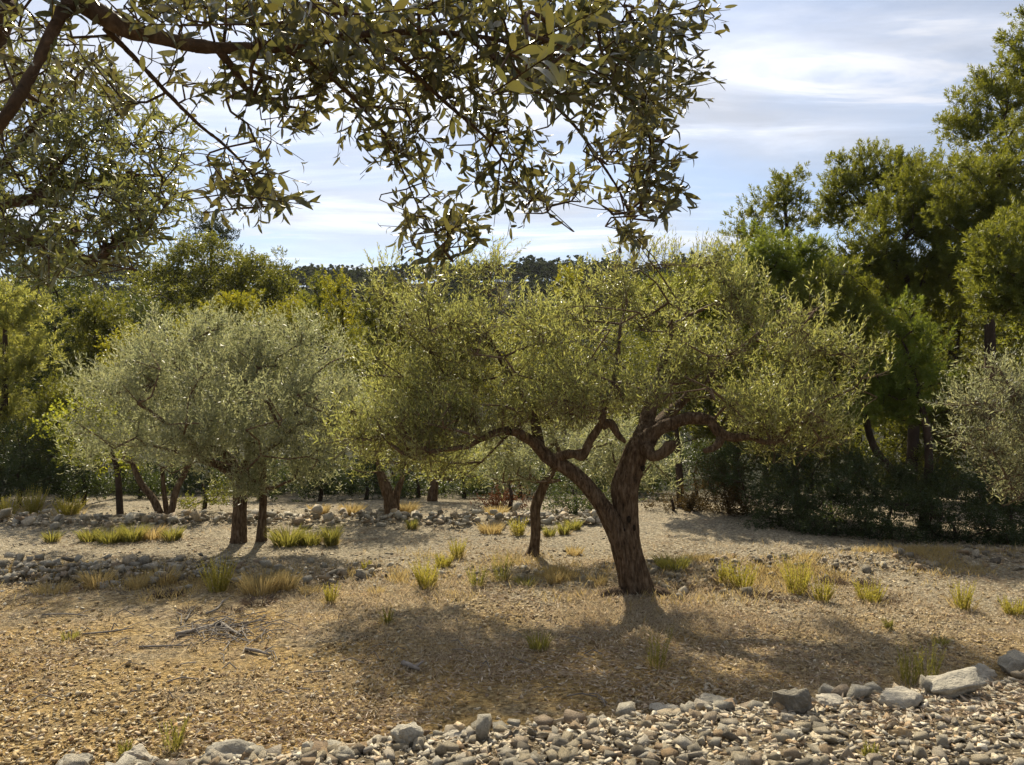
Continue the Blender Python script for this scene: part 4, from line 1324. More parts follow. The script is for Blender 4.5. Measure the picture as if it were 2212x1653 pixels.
# wood behind the field: copies of three trees
r = np.random.default_rng(77)
protos = []
for kind, leaf, sd, lob in (('broad', 'oak', 201, [(0, 0, 5.6, 2.3, 2.2, 2.2), (-1.4, 0.4, 4.6, 1.6, 1.6, 1.5), (1.5, -0.3, 4.9, 1.7, 1.6, 1.6), (0.2, 0.3, 3.2, 2.3, 2.2, 1.4)]),
                            ('pine', 'pine', 202, [(0, 0, 7.4, 1.2, 1.2, 1.1), (-0.9, 0.3, 6.2, 1.4, 1.3, 1.0), (0.9, -0.2, 5.9, 1.5, 1.4, 1.0), (0, 0.1, 4.8, 1.9, 1.8, 1.0), (0.3, 0.2, 3.4, 1.9, 1.8, 0.9)]),
                            ('broad', 'yellow', 203, [(0, 0, 5.0, 1.5, 1.4, 1.7), (-0.7, 0.2, 3.6, 1.4, 1.3, 1.3), (0.8, -0.2, 3.9, 1.3, 1.3, 1.4)])):
    rr = np.random.default_rng(sd)
    q, sb, D, L, C = crown(kind, lob, 36, rr, 0.85, 1.0, 1.9)
    V, Fc = leaf_quads(*q)
    cm = mesh('crown', V, Fc, M[leaf])
    bg = Bag()
    tp = np.array([[0, 0, -0.4], [0.1, 0.05, 2.0], [-0.05, 0, 4.2], [0, 0, lob[0][2]]])
    bg.add(*tube(tp, np.array([0.17, 0.14, 0.09, 0.03]), 8, 4, 0.12, sd))
    A, B, ra, rb, _ = grow(list(catmull(tp, 5)[4:]), C[:70], 0.018, rr, 0.7)
    bg.add(*frusta(A, B, ra, rb, 4))
    protos.append((bg.mesh('trunk', M['pine_bark'], (0, 0, 0), True), cm))
GW = 'trees of the wood behind the field'
WL = ['dark rounded tree of the dense wood behind the field', 'green pine of the dense wood behind the field', 'yellow green tree of the dense wood behind the field']
spots = []
for x, y in [(-31, 36), (-27, 33), (-24, 38), (-21, 32), (-18.5, 36), (-15.5, 34), (-13.5, 40), (-10.5, 37), (-8, 42), (-5.5, 38), (-3, 44), (0, 40), (2.6, 46), (5, 38), (8, 43), (11, 36), (14, 40), (16, 33), (19, 37), (22, 31), (25, 36), (29, 33),
             (-16, 27), (-12, 25), (13, 27), (17, 26), (20, 25), (10, 29), (13.5, 18), (15.5, 20.5), (18, 19), (13, 22.5)]:
    spots.append((x + r.normal(0, 0.6), y + r.normal(0, 0.8)))
for i, (x, y) in enumerate(spots):
    k = int(r.choice(3, p=[0.68, 0.26, 0.06]))
    t = thing(['oak_tree', 'pine_tree', 'oak_tree'][k], on_ground(x, y), WL[k], 'tree', GW)
    top = 2.15 + (175 / F) * y + (4.0 if x > 12.5 and y < 24 else 0)                              # keep under the skyline seen in the photograph
    s = float(np.clip((top - t.location[2]) / [7.8, 8.6, 6.8][k], 0.7, 1.25)) * (1.2 if abs(x) > 12 else 1.0)
    t.scale = (s * r.uniform(0.9, 1.15), s * r.uniform(0.9, 1.15), s)
    t.rotation_euler = (0, 0, r.uniform(0, 2 * pi))
    obj('trunk', protos[k][0], t)
    obj('crown', protos[k][1], t)

# far hillside: single trees along the ridge, the rest one mass
hill = []
for sd in (301, 302, 303):
    rr = np.random.default_rng(sd)
    q, sb, D, L, C = crown('broad', [(0, 0, 3.6, 1.6, 1.5, 1.5), (-0.7, 0.2, 2.7, 1.4, 1.4, 1.2), (0.8, -0.1, 2.9, 1.3, 1.3, 1.2)], 190, rr, 1.1, 1.0, 1.6, 2.9)
    V, Fc = leaf_quads(*q)
    bg = Bag()
    bg.add(*tube(np.array([[0, 0, -0.5], [0, 0, 1.5], [0.05, 0, 3.4]]), np.array([0.14, 0.11, 0.04]), 5, 2, 0, sd))
    hill.append((bg.mesh('trunk', M['pine_bark'], (0, 0, 0), True), mesh('crown', V, Fc, M['far']), V, Fc))
r = np.random.default_rng(88)
ridge_px = list(np.arange(600, 860, 10)) + [1075, 1092, 1104, 1120, 1146, 1152, 1176, 1190, 1204, 1222, 1240, 1262, 1290]
for px in ridge_px:
    y = 196 + r.normal(0, 5)
    x = (px - CX) / F * y
    t = thing('hilltop_tree', on_ground(x, y) - np.array([0, 0, 0.9]), 'dark tree standing on the skyline of the far hill', 'tree', 'trees on the ridge of the far hill')
    s = r.uniform(0.65, 1.0)
    t.scale = (s * r.uniform(1.3, 2.0), s * 1.3, s * r.uniform(0.85, 1.15))
    t.rotation_euler = (0, 0, r.uniform(0, 6.28))
    k = int(r.integers(0, 3))
    obj('trunk', hill[k][0], t)
    obj('crown', hill[k][1], t)
bag = Bag()
cnt = 0
while cnt < 900:
    x, y = r.uniform(-130, 120), 95 + 125 * r.random() ** 0.7
    if abs(x) > y * 0.75:
        continue
    if 1060 < CX + x / y * F < 1245 and 172 < y < 192 and r.random() < 0.85:        # the open stony slope
        continue
    _, _, V, Fc = hill[int(r.integers(0, 3))]
    a = r.uniform(0, 6.28)
    s = r.uniform(1.1, 2.0)
    c, sn = math.cos(a), math.sin(a)
    bag.add(V * np.array([s, s, s * r.uniform(0.55, 0.8)]) @ np.array([[c, sn, 0], [-sn, c, 0], [0, 0, 1]]) + on_ground(x, y), Fc)
    cnt += 1
fw = obj('far_wood', bag.mesh('far_wood', M['far']))
tag(fw, 'dark wood covering the far hillside', 'wood', None, 'stuff')

# ------------------------------------------------------------------ overhead olives close to the eye


def near_tree(label, base, stems, limbs, clusters, leaf, seed, fine=True, ln=0.058, wd=0.0185, parts=300, k=12):
    """base: trunk foot in metres; limbs: lists of (px, py, d, radius m); clusters: (px, py, d, rx, ry, n, (dx, dy, dz), size)"""
    r = np.random.default_rng(seed)
    base = on_ground(*base)
    t = thing('olive_tree', base, label, 'tree')
    nodes = []
    tb = Bag()
    for s in stems:
        s = np.array(s, float)
        tb.add(*tube(s[:, :3], s[:, 3], 12, 6, 0.2, seed, 0.08))
    obj('trunk', tb.mesh('trunk', M['bark'], base, True), t)
    for i, lm in enumerate(limbs):
        pts = np.array([P(q[0], q[1], q[2]) if len(q) == 4 else q[:3] for q in lm])
        rad = np.array([q[-1] for q in lm]) * 0.82
        lb = Bag()
        lb.add(*tube(pts, rad, 18, 16, 0.34, seed + 3 * i, 0.07))
        obj('limb', lb.mesh('limb', M['near_bark'], base, True), t)
        if lm[-1][-1] > 0.0007:
            nodes += list(catmull(pts, 6))
    B0, D0, L0, S0 = [], [], [], []
    for px, py, d, rx, ry, n, dr, sz in clusters:
        for _ in range(n):
            a, q = r.uniform(0, 2 * pi), math.sqrt(r.random())
            dd = d * (1 + r.normal(0, 0.07))
            B0.append(P(px + rx * q * math.cos(a), py + ry * q * math.sin(a), dd))
            D0.append(unit(np.array(dr, float) + r.normal(0, 0.55, 3)))
            L0.append(r.uniform(0.10, 0.24))
            S0.append(sz)
    B0, D0, L0, S0 = np.array(B0), np.array(D0), np.array(L0), np.array(S0)
    nd = np.array(nodes)
    away = unit(B0 - nd[((B0[:, None] - nd[None]) ** 2).sum(-1).argmin(1)])
    D0 = unit(D0 + 0.9 * away)
    B0 = B0 - D0 * (L0 * 0.5)[:, None]
    A, B, ra, rb, allp = grow(nodes, B0, 0.0016, r, 0.05, 0.42, 0.06, tang=D0)
    tw = Bag()
    tw.add(*frusta(A, B, ra, rb, 5))
    tw.add(*frusta(B0, B0 + D0 * (L0 * 0.98)[:, None], np.full(len(B0), 0.0016), np.full(len(B0), 0.0008), 3))
    obj('twig', tw.mesh('twig', M['near_bark'], base, True), t)
    p, D, Nn, l, w = shoot_leaves(B0, D0, L0, k, ln, wd, 0.85, r, bend=0.05)
    sc = np.repeat(S0, k) * r.uniform(0.8, 1.2, len(l))
    l, w = l * sc, w * sc
    keep = r.random(len(l)) < 0.86
    p, D, Nn, l, w = p[keep], D[keep], Nn[keep], l[keep], w[keep]
    px = p[:, 0] / np.maximum(p[:, 1], 0.05)
    pz = (p[:, 2] - H) / np.maximum(p[:, 1], 0.05)
    ins = (np.abs(px) < 0.66) & (pz < 0.515)
    side = np.cross(D, Nn)
    view = unit(p - np.array([0, 0, H]))
    face = np.abs((Nn * view).sum(1))
    score = l / np.linalg.norm(p - np.array([0, 0, H]), axis=1) * (0.3 + face) * ins
    order = np.argsort(-score)
    one, rest = order[:parts], order[parts:]
    f = leaf_fine if fine else leaf_quads
    kinds = []
    for cv in (-1.4, -0.3, 0.6, 1.2, 2.0, 2.9):
        unit_leaf, fc = leaf_fine(np.zeros((1, 3)), np.array([[1.0, 0, 0]]), np.array([[0, 0, 1.0]]), np.array([1.0]), np.array([0.31]), cv)
        kinds.append(mesh('leaf', unit_leaf, fc, M[leaf], True))
    for i in one:
        o = bpy.data.objects.new('leaf', kinds[int(r.integers(0, 6))])
        COL.objects.link(o)
        o.parent = t
        s, ws = l[i], w[i] / 0.31
        cols = np.stack([D[i] * s, -side[i] * ws, Nn[i] * s], 1)
        q = p[i] - base
        o.matrix_local = Matrix([[*cols[0], q[0]], [*cols[1], q[1]], [*cols[2], q[2]], [0, 0, 0, 1]])
    V, fc = f(p[rest], D[rest], Nn[rest], l[rest], w[rest])
    tag(obj('foliage', mesh('foliage', V - base, fc, M[leaf], True), t), kind='stuff')
    return t


over_limbs = [
    [(-1.5, 1.25, 3.05, 0.060), (60, -110, 1.75, 0.050), (160, -10, 1.72, 0.034), (240, 45, 1.72, 0.027), (330, 78, 1.72, 0.021), (430, 100, 1.72, 0.018), (540, 105, 1.74, 0.016), (640, 96, 1.76, 0.014), (740, 82, 1.78, 0.011), (860, 70, 1.8, 0.009), (1000, 75, 1.8, 0.007), (1150, 100, 1.8, 0.005)],
    [(165, -10, 1.72, 0.022), (128, 40, 1.68, 0.016), (95, 110, 1.66, 0.014), (60, 175, 1.64, 0.014), (25, 235, 1.62, 0.015), (-20, 290, 1.62, 0.014)],
    [(225, 60, 1.74, 0.010), (290, 125, 1.80, 0.007), (360, 200, 1.86, 0.006), (430, 270, 1.9, 0.005), (480, 310, 1.94, 0.0045), (530, 360, 1.96, 0.003), (560, 405, 1.98, 0.002)],
    [(470, 105, 1.72, 0.012), (505, 150, 1.76, 0.010), (540, 200, 1.8, 0.008), (600, 215, 1.86, 0.006), (680, 205, 1.9, 0.004)],
    [(600, 100, 1.74, 0.011), (680, 140, 1.8, 0.008), (760, 210, 1.9, 0.006), (830, 290, 2.0, 0.004), (870, 370, 2.05, 0.003), (900, 440, 2.1, 0.0024), (945, 520, 2.1, 0.0018), (940, 600, 2.1, 0.001)],
    [(780, 80, 1.8, 0.009), (860, 130, 1.85, 0.007), (960, 220, 1.95, 0.006), (1060, 310, 2.0, 0.004), (1120, 400, 2.05, 0.0025), (1190, 445, 2.05, 0.0016)],
    [(1000, 75, 1.8, 0.007), (1120, 170, 1.9, 0.006), (1230, 260, 2.0, 0.005), (1310, 370, 2.1, 0.004), (1350, 440, 2.1, 0.003), (1370, 510, 2.1, 0.0015)],
    [(1100, 90, 1.8, 0.006), (1230, 130, 1.9, 0.005), (1340, 190, 2.0, 0.004), (1400, 290, 2.1, 0.003), (1400, 380, 2.1, 0.002)],
    [(1150, 100, 1.8, 0.005), (1280, 60, 1.9, 0.004), (1400, 40, 2.0, 0.003), (1500, 25, 2.1, 0.0015)],
    [(1420, 190, 2.05, 0.002), (1500, 187, 2.1, 0.0013), (1570, 172, 2.1, 0.0006)],
]
dn = (0.15, 0.0, -0.35)
over_clusters = [
    (560, 40, 1.5, 120, 50, 7, (0.2, 0, -0.2), 1.0), (480, 10, 1.9, 160, 40, 15, (0.2, 0, 0), 0.9), (760, 80, 1.45, 120, 60, 9, (0.1, 0, -0.3), 1.0), (200, 130, 1.9, 120, 60, 10, dn, 0.8), (700, 130, 1.9, 160, 50, 17, dn, 0.9),
    (330, 20, 1.7, 180, 60, 15, (0.2, 0, -0.1), 1.0), (640, 20, 1.75, 200, 70, 24, (0.2, 0, -0.1), 1.05), (900, 30, 1.8, 200, 80, 29, (0.2, 0, -0.1), 1.05), (1150, 25, 1.7, 180, 70, 29, (0.2, 0, 0.0), 1.1),
    (1370, 35, 2.0, 130, 75, 26, (0.3, 0, 0.0), 1.0), (480, 170, 1.9, 110, 60, 12, dn, 0.95), (590, 270, 2.0, 100, 60, 11, dn, 0.85), (525, 395, 1.95, 85, 55, 18, dn, 0.95), (600, 425, 1.95, 40, 22, 7, (0.6, 0, 0.1), 0.9),
    (700, 180, 1.9, 120, 60, 17, dn, 0.95), (830, 150, 1.9, 140, 90, 22, dn, 1.0), (960, 240, 1.95, 140, 90, 29, dn, 1.0), (1080, 330, 2.0, 110, 85, 24, dn, 1.0), (870, 330, 2.05, 60, 70, 11, dn, 0.95),
    (940, 470, 2.1, 75, 50, 18, (0.2, 0, 0.1), 1.0), (930, 560, 2.1, 30, 35, 5, dn, 0.9), (1010, 500, 2.1, 30, 40, 6, (0.3, 0, 0.2), 1.0),
    (1090, 140, 1.85, 160, 90, 27, dn, 1.05), (1250, 130, 1.85, 170, 110, 37, (0.2, 0, -0.1), 1.05), (1190, 110, 1.15, 90, 60, 7, (0.2, 0, 0.2), 1.0), (1410, 140, 2.05, 80, 100, 22, (0.3, 0, 0), 1.0),
    (1320, 250, 2.0, 110, 60, 17, dn, 0.95), (1390, 330, 2.1, 60, 80, 23, (0.2, 0, 0.1), 1.0), (1410, 420, 2.1, 55, 45, 17, (0.3, 0, 0.1), 1.0), (1365, 505, 2.1, 28, 32, 9, dn, 0.85),
    (1250, 400, 2.1, 70, 35, 9, (0.2, 0, 0.2), 0.9), (1140, 425, 2.05, 60, 30, 9, dn, 0.9), (1490, 20, 2.1, 35, 16, 5, (0.6, 0, 0.1), 0.95), (1465, 205, 2.1, 30, 40, 6, (0.3, 0, 0), 0.95), (760, 310, 2.0, 50, 40, 6, dn, 0.85),
    (60, 60, 1.7, 90, 70, 6, (0, 0, 0), 0.9), (80, 260, 1.8, 90, 90, 7, dn, 0.8), (300, 180, 1.85, 110, 60, 9, dn, 0.85),
]
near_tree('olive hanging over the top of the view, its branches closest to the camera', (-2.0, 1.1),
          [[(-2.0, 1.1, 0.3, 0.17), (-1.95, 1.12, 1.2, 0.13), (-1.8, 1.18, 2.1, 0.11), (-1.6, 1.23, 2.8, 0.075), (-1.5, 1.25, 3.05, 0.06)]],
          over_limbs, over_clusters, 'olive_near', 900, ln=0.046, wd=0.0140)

left_limbs = [
    [(-3.4, 3.0, 2.4, 0.07), (-120, 420, 3.0, 0.04), (-20, 440, 3.0, 0.03), (70, 430, 3.0, 0.022), (160, 400, 3.0, 0.016), (260, 380, 3.0, 0.010), (350, 380, 3.0, 0.006)],
    [(-60, 430, 3.0, 0.03), (30, 330, 3.05, 0.018), (90, 250, 3.1, 0.012), (140, 180, 3.1, 0.008), (170, 120, 3.1, 0.005)],
    [(70, 430, 3.0, 0.018), (150, 330, 3.1, 0.012), (220, 270, 3.1, 0.008), (290, 230, 3.1, 0.005)],
    [(-40, 470, 2.9, 0.024), (60, 520, 2.8, 0.014), (160, 550, 2.7, 0.008), (250, 560, 2.7, 0.004)],
]
left_clusters = [
    (60, 150, 3.1, 100, 60, 36, (0.1, 0, 0.2), 0.95), (160, 190, 3.1, 110, 70, 41, (0.2, 0, 0.1), 0.95), (270, 240, 3.1, 80, 70, 27, (0.3, 0, 0), 0.95), (60, 270, 3.05, 100, 80, 49, (0.1, 0, 0.1), 0.95),
    (180, 320, 3.05, 120, 80, 58, (0.3, 0, 0), 0.95), (310, 350, 3.0, 90, 55, 36, (0.5, 0, 0.1), 0.95), (60, 400, 3.0, 110, 70, 56, (0.2, 0, -0.1), 0.95), (200, 440, 2.95, 130, 60, 62, (0.4, 0, -0.1), 0.95),
    (330, 430, 2.9, 90, 45, 32, (0.6, 0, 0), 0.95), (60, 510, 2.8, 110, 50, 50, (0.3, 0, -0.1), 1.0), (190, 535, 2.75, 110, 45, 42, (0.4, 0, -0.1), 1.0), (300, 500, 2.8, 70, 35, 19, (0.6, 0, 0), 0.95),
    (100, 575, 2.7, 90, 25, 13, (0.3, 0, -0.2), 1.0), (30, 20, 2.3, 70, 50, 4, (0.2, 0, 0), 0.8), (370, 300, 3.1, 50, 40, 11, (0.5, 0, 0.2), 0.9),
]
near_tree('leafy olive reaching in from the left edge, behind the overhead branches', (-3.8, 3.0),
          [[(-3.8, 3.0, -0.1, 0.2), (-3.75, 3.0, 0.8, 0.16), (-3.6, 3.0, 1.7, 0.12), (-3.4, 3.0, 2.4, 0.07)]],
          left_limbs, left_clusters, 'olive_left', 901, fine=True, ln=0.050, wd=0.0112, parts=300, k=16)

# ------------------------------------------------------------------ tufts of weed and grass


def blades(r, n, h, w, spread, width, curve=0.25, lean=0.35, branches=0):
    a = r.uniform(0, 2 * pi, n)
    q = np.sqrt(r.random(n)) * w * 0.28
    base = np.stack([q * np.cos(a), q * np.sin(a), np.full(n, -0.02)], -1)
    out = np.stack([np.cos(a), np.sin(a), np.zeros(n)], -1)
    D = unit(out * (np.sqrt(r.random(n)) * spread)[:, None] + np.array([0, 0, 1]) + r.normal(0, 0.10, (n, 3)))
    ln = h * r.uniform(0.45, 1.05, n)
    side = rand_perp(D, r) * width
    mid = base + D * (ln * 0.55)[:, None]
    tip = base + D * ln[:, None] + out * (ln * curve * r.random(n))[:, None] - np.array([0, 0, 1]) * (ln * curve * 0.4 * r.random(n))[:, None]
    V = np.stack([base - side * 0.5, base + side * 0.5, mid + side * 0.42, tip, mid - side * 0.42], 1).reshape(-1, 3)
    b = (np.arange(n) * 5)[:, None]
    return V, [b + np.array([[0, 1, 2, 4]]), b + np.array([[4, 2, 3]])], base, D, ln


def tuft(px, py, hpx, wpx, style, label, seed, name=None, cat=None):
    r = np.random.default_rng(seed + 400)
    g = G(px, py)
    s = g[1] / F
    h, w = hpx * s * (1.22 if style in ('broom', 'weed') else 1.0), wpx * s
    minw = 1.0 * g[1] / 768
    bag = Bag()
    if style in ('broom', 'weed'):
        n = int(np.clip(52 * (w / 0.25), 28, 120)) if style == 'broom' else int(np.clip(26 * (w / 0.25), 16, 50))
        V, fc, b, D, ln = blades(r, n, h, w, w / h * 0.5, 0.006 if style == 'weed' else 0.008, 0.05)
        bag.add(V, fc)
        k = 20
        q = shoot_leaves(b + D * (ln * 0.12)[:, None], D, ln * 0.9, k, 0.034, max(0.007, minw * 0.8), 0.45, r, False, 0.2, 0.03)
        V, fc = leaf_quads(*q)
        bag.add(V, fc)
        mat = M['broom'] if style == 'broom' else M['grass']
    elif style in ('grass', 'straw'):
        n = int(np.clip(300 * w * max(h, 0.12) / 0.08, 70, 600))
        V, fc, *_ = blades(r, n, h * 1.15, w * 1.5, min(0.55, w / h * 0.42), max(0.004, minw * 0.7), 0.3)
        bag.add(V, fc)
        mat = M[style]
    else:                                                       # cushion of dry twiggy thyme
        n = int(np.clip(260 * w * w / 0.04, 120, 500))
        V, fc, *_ = blades(r, n, h, w * 1.3, w / h * 1.1, max(0.005, minw * 0.8), 0.2)
        bag.add(V, fc)
        mat = M['thyme']
    nm = name or {'broom': 'weed_tuft', 'weed': 'weed_tuft', 'grass': 'grass_tuft', 'straw': 'dry_grass_tuft', 'thyme': 'dry_shrub'}[style]
    o = obj(nm, bag.mesh(nm, mat), None, on_ground(g[0], g[1]))
    if style in ('broom', 'weed', 'grass'):
        db = Bag()
        V, fc, *_ = blades(r, int(r.integers(14, 60)), h * r.uniform(0.4, 0.85), w * 1.9, 0.8, max(0.004, minw * 0.6), 0.4)
        db.add(V, fc)
        tag(obj('dry_blades', db.mesh('dry_blades', M['straw']), o), kind='stuff')
    return tag(o, label, cat or {'broom': 'weed', 'weed': 'weed', 'grass': 'grass', 'straw': 'grass', 'thyme': 'shrub'}[style])


TUFTS = [
    (470, 1278, 70, 58, 'broom', 'yellow green weed left of the golden grass clump on the left rubble'),
    (565, 1280, 56, 84, 'straw', 'largest golden dry grass clump, below the left olive trunks'),
    (612, 1275, 50, 55, 'straw', 'smaller golden grass at the right side of the largest golden clump'),
    (922, 1268, 58, 62, 'broom', 'thick upright yellow green weed at centre left, largest of its group'),
    (958, 1224, 28, 42, 'broom', 'low rounded weed just right of and behind the thick upright weed'),
    (988, 1206, 40, 30, 'broom', 'pointed weed farthest back in the group left of slender olive'),
    (1030, 1268, 48, 38, 'weed', 'spiky green weed left of the taller spiky weed near slender olive'),
    (1084, 1256, 62, 38, 'weed', 'taller spiky weed nearest the foot of the slender olive'),
    (790, 1232, 20, 22, 'broom', 'tiny round weed on pale stones left of the thick upright weed'),
    (812, 1280, 20, 40, 'straw', 'low yellow patch of grass below the tiny round weed'),
    (713, 1302, 40, 28, 'broom', 'small green weed right of the low yellow mat, front of stones'),
    (670, 1280, 24, 52, 'straw', 'low yellow mat right of the golden clumps'),
    (837, 1347, 32, 22, 'weed', 'lonely thin weed on open gravel left of centre'),
    (152, 1380, 24, 36, 'grass', 'small lonely green tuft on open ochre soil at left'),
    (1163, 1403, 50, 42, 'grass', 'dense dark green tuft below the slender olive, in the shade'),
    (1418, 1442, 82, 48, 'weed', 'tall thin green weed in the shadow of the big trunk'),
    (1965, 1480, 90, 60, 'weed', 'tall green weed behind the broad pale rock at right'),
    (2005, 1470, 85, 60, 'weed', 'tall brownish weed right of the green one behind the tilted slab'),
    (1722, 1282, 74, 62, 'broom', 'large yellow weed with pale specks right of the big trunk'),
    (1602, 1272, 56, 58, 'broom', 'yellow green weed between the big trunk and the large yellow weed'),
    (1776, 1300, 52, 44, 'broom', 'weed just right of the large yellow weed'),
    (1880, 1300, 46, 60, 'broom', 'yellow weed with brown shrubs round it, at the edge of shade'),
    (2080, 1317, 58, 40, 'broom', 'upright weed alone near the right edge'),
    (2190, 1327, 36, 46, 'broom', 'low yellow weed cut by the right edge'),
    (1450, 1228, 38, 70, 'grass', 'yellow green grass band right behind the big trunk'),
    (1560, 1262, 46, 26, 'broom', 'narrow yellow weed on pale stones right of the big trunk'),
    (1135, 1262, 22, 52, 'grass', 'low green grass right of the taller spiky weed'),
    (1196, 1260, 34, 32, 'straw', 'straw tuft between slender olive and big trunk'),
    (1290, 1262, 28, 40, 'straw', 'straw tuft against the left side of the big trunk'),
    (1240, 1198, 26, 32, 'straw', 'straw tuft behind and right of the slender olive foot'),
    (1060, 1152, 28, 50, 'straw', 'dry yellow tuft left of the slender olive trunk, far strip'),
    (1118, 1156, 34, 36, 'broom', 'yellow weed nearest left of the slender trunk, far strip'),
    (1186, 1158, 26, 24, 'grass', 'small green tuft just right of the slender trunk'),
    (1218, 1154, 30, 22, 'grass', 'bright green tuft second right of the slender trunk'),
    (1238, 1143, 26, 32, 'grass', 'green tuft third right of the slender trunk, by far stones'),
    (890, 1143, 26, 22, 'grass', 'bright green tuft against the far rubble row'),
    (195, 1168, 32, 45, 'grass', 'left end clump of the green strip at left'),
    (240, 1172, 36, 50, 'grass', 'second clump from left in the green strip at left'),
    (285, 1168, 40, 50, 'grass', 'middle clump of the green strip at left'),
    (330, 1164, 32, 46, 'straw', 'straw coloured clump in the green strip at left'),
    (372, 1166, 32, 36, 'grass', 'right end clump of the green strip at left'),
    (112, 1170, 28, 26, 'grass', 'single green tuft left of the green strip at left'),
    (620, 1178, 46, 62, 'grass', 'broad yellow green grass right of the left olive trunks'),
    (668, 1176, 36, 50, 'grass', 'lower grass beside the broad patch right of left olive'),
    (715, 1178, 48, 30, 'grass', 'upright green tuft at the right end by the left olive'),
    (14, 1118, 44, 44, 'broom', 'pale broom weed at the left edge on the far terrace'),
    (72, 1110, 52, 46, 'broom', 'tallest pale broom weed near the left edge, far terrace'),
    (148, 1112, 38, 60, 'broom', 'shaded green weed right of the tallest pale broom weed'),
    (760, 1112, 28, 50, 'straw', 'shaded straw tuft left of the split trunk olive'),
    (690, 1110, 24, 40, 'straw', 'shaded low straw tuft behind the far rubble row'),
    (880, 1110, 30, 34, 'straw', 'shaded straw tuft right of the split trunk olive'),
    (1072, 1116, 28, 44, 'straw', 'straw tuft in front of the rust red dead bush'),
    (372, 1622, 66, 44, 'weed', 'sparse yellow weed behind the rocks at bottom left'),
    (268, 1640, 34, 26, 'weed', 'tiny weed left of the sparse yellow weed at bottom left'),
    (2030, 1392, 26, 28, 'grass', 'small yellow tuft behind the tall weeds at right'),
    (1920, 1362, 26, 14, 'weed', 'thin single weed on gravel near the right edge'),
    (2490 - 610, 1640, 30, 30, 'weed', 'small weed growing in the gravel at bottom right'),
    (210, 1266, 44, 60, 'straw', 'straw clump in front of the left rubble heap, left one'),
    (110, 1280, 30, 80, 'straw', 'low straw strip at the left foot of the left rubble'),
    (355, 1262, 44, 50, 'straw', 'straw clump in front of the left rubble heap, right one'),
    (300, 1270, 36, 40, 'straw', 'straw clump between two others before the left rubble'),
    (362, 1285, 24, 50, 'thyme', 'grey brown cushion below the straw on the left rubble'),
    (560, 1300, 24, 74, 'thyme', 'brown cushion at the foot of the largest golden clump'),
    (1800, 1262, 26, 42, 'thyme', 'dark grey brown cushion left of the yellow weed at shade edge'),
    (1868, 1268, 26, 40, 'thyme', 'brown cushion behind the yellow weed at shade edge'),
    (1700, 1300, 20, 44, 'thyme', 'brown cushion in front of the large yellow weed'),
    (1640, 1290, 20, 44, 'thyme', 'brown cushion between two yellow weeds right of big trunk'),
    (1925, 1302, 22, 30, 'thyme', 'brown cushion right of the yellow weed at shade edge'),
    (1475, 1270, 22, 50, 'thyme', 'brown cushion nearest the right side of the big trunk'),
    (1535, 1272, 20, 46, 'thyme', 'second brown cushion right of the big trunk'),
    (940, 1292, 14, 44, 'thyme', 'low brown cushion in front of the thick upright weed'),
    (410, 1318, 18, 40, 'thyme', 'red brown cushion on gravel below the left rubble'),
    (500, 1322, 20, 50, 'thyme', 'grey brown cushion left of the small green weed'),
    (1340, 1310, 12, 30, 'thyme', 'small brown cushion at the foot of the big trunk'),
    (280, 1505, 16, 60, 'thyme', 'flat grey cushion on the ochre soil at left'),
    (1185, 1330, 12, 36, 'thyme', 'flat red brown cushion on gravel left of the trunk shadow'),
    (940, 1525, 18, 54, 'thyme', 'grey cushion on soil above the rubble at bottom centre'),
]
for i, (px, py, h, w, st, lab) in enumerate(TUFTS):
    tuft(px, py, h, w, st, lab, i)

# ------------------------------------------------------------------ fallen sticks
STICKS = [
    ([(380, 1378), (430, 1366), (480, 1352)], 0.022, 'thick grey fallen branch on open soil at left'),
    ([(475, 1350), (500, 1368), (525, 1380)], 0.018, 'grey stick crossing the end of the thick fallen branch'),
    ([(300, 1402), (350, 1400), (410, 1398)], 0.010, 'thin straight stick below the thick fallen branch'),
    ([(178, 1374), (240, 1368), (290, 1360)], 0.009, 'long thin stick right of the lonely green tuft'),
    ([(530, 1408), (556, 1412), (580, 1420)], 0.016, 'short dark stick below the crossing grey sticks'),
    ([(870, 1440), (888, 1447), (905, 1455)], 0.024, 'short thick dark stick on sunlit soil at centre'),
    ([(445, 1330), (470, 1318), (482, 1300)], 0.012, 'bent pale stick above the thick fallen branch'),
    ([(90, 1332), (140, 1330), (190, 1334)], 0.009, 'pale straight stick near the left edge'),
    ([(400, 1345), (408, 1332), (412, 1322)], 0.010, 'short white stick standing out above the grey branch'),
    ([(495, 1356), (535, 1350), (575, 1342)], 0.012, 'forked stick right of the crossing grey sticks'),
]
for i, (path, rad, lab) in enumerate(STICKS):
    g = [G(*q) for q in path]
    pts = np.array([q + np.array([0, 0, rad * 0.9 + 0.01]) for q in g])
    b = Bag()
    b.add(*tube(pts, np.array([rad, rad * 0.85, rad * 0.5]), 7, 5, 0.25, i))
    mid = (pts[1] + pts[2]) / 2
    dv = pts[2] - pts[0]
    sidep = np.array([mid, mid + dv * 0.2 + np.array([0.03, 0.09, 0.03])])
    b.add(*tube(np.vstack([sidep[:1], sidep.mean(0)[None] + 0.01, sidep[1:]]), np.array([rad * 0.5, rad * 0.4, rad * 0.2]), 5, 3, 0.2, i + 50))
    tag(obj('fallen_stick', b.mesh('fallen_stick', M['stick'], pts[0], True), None, pts[0]), lab, 'stick')

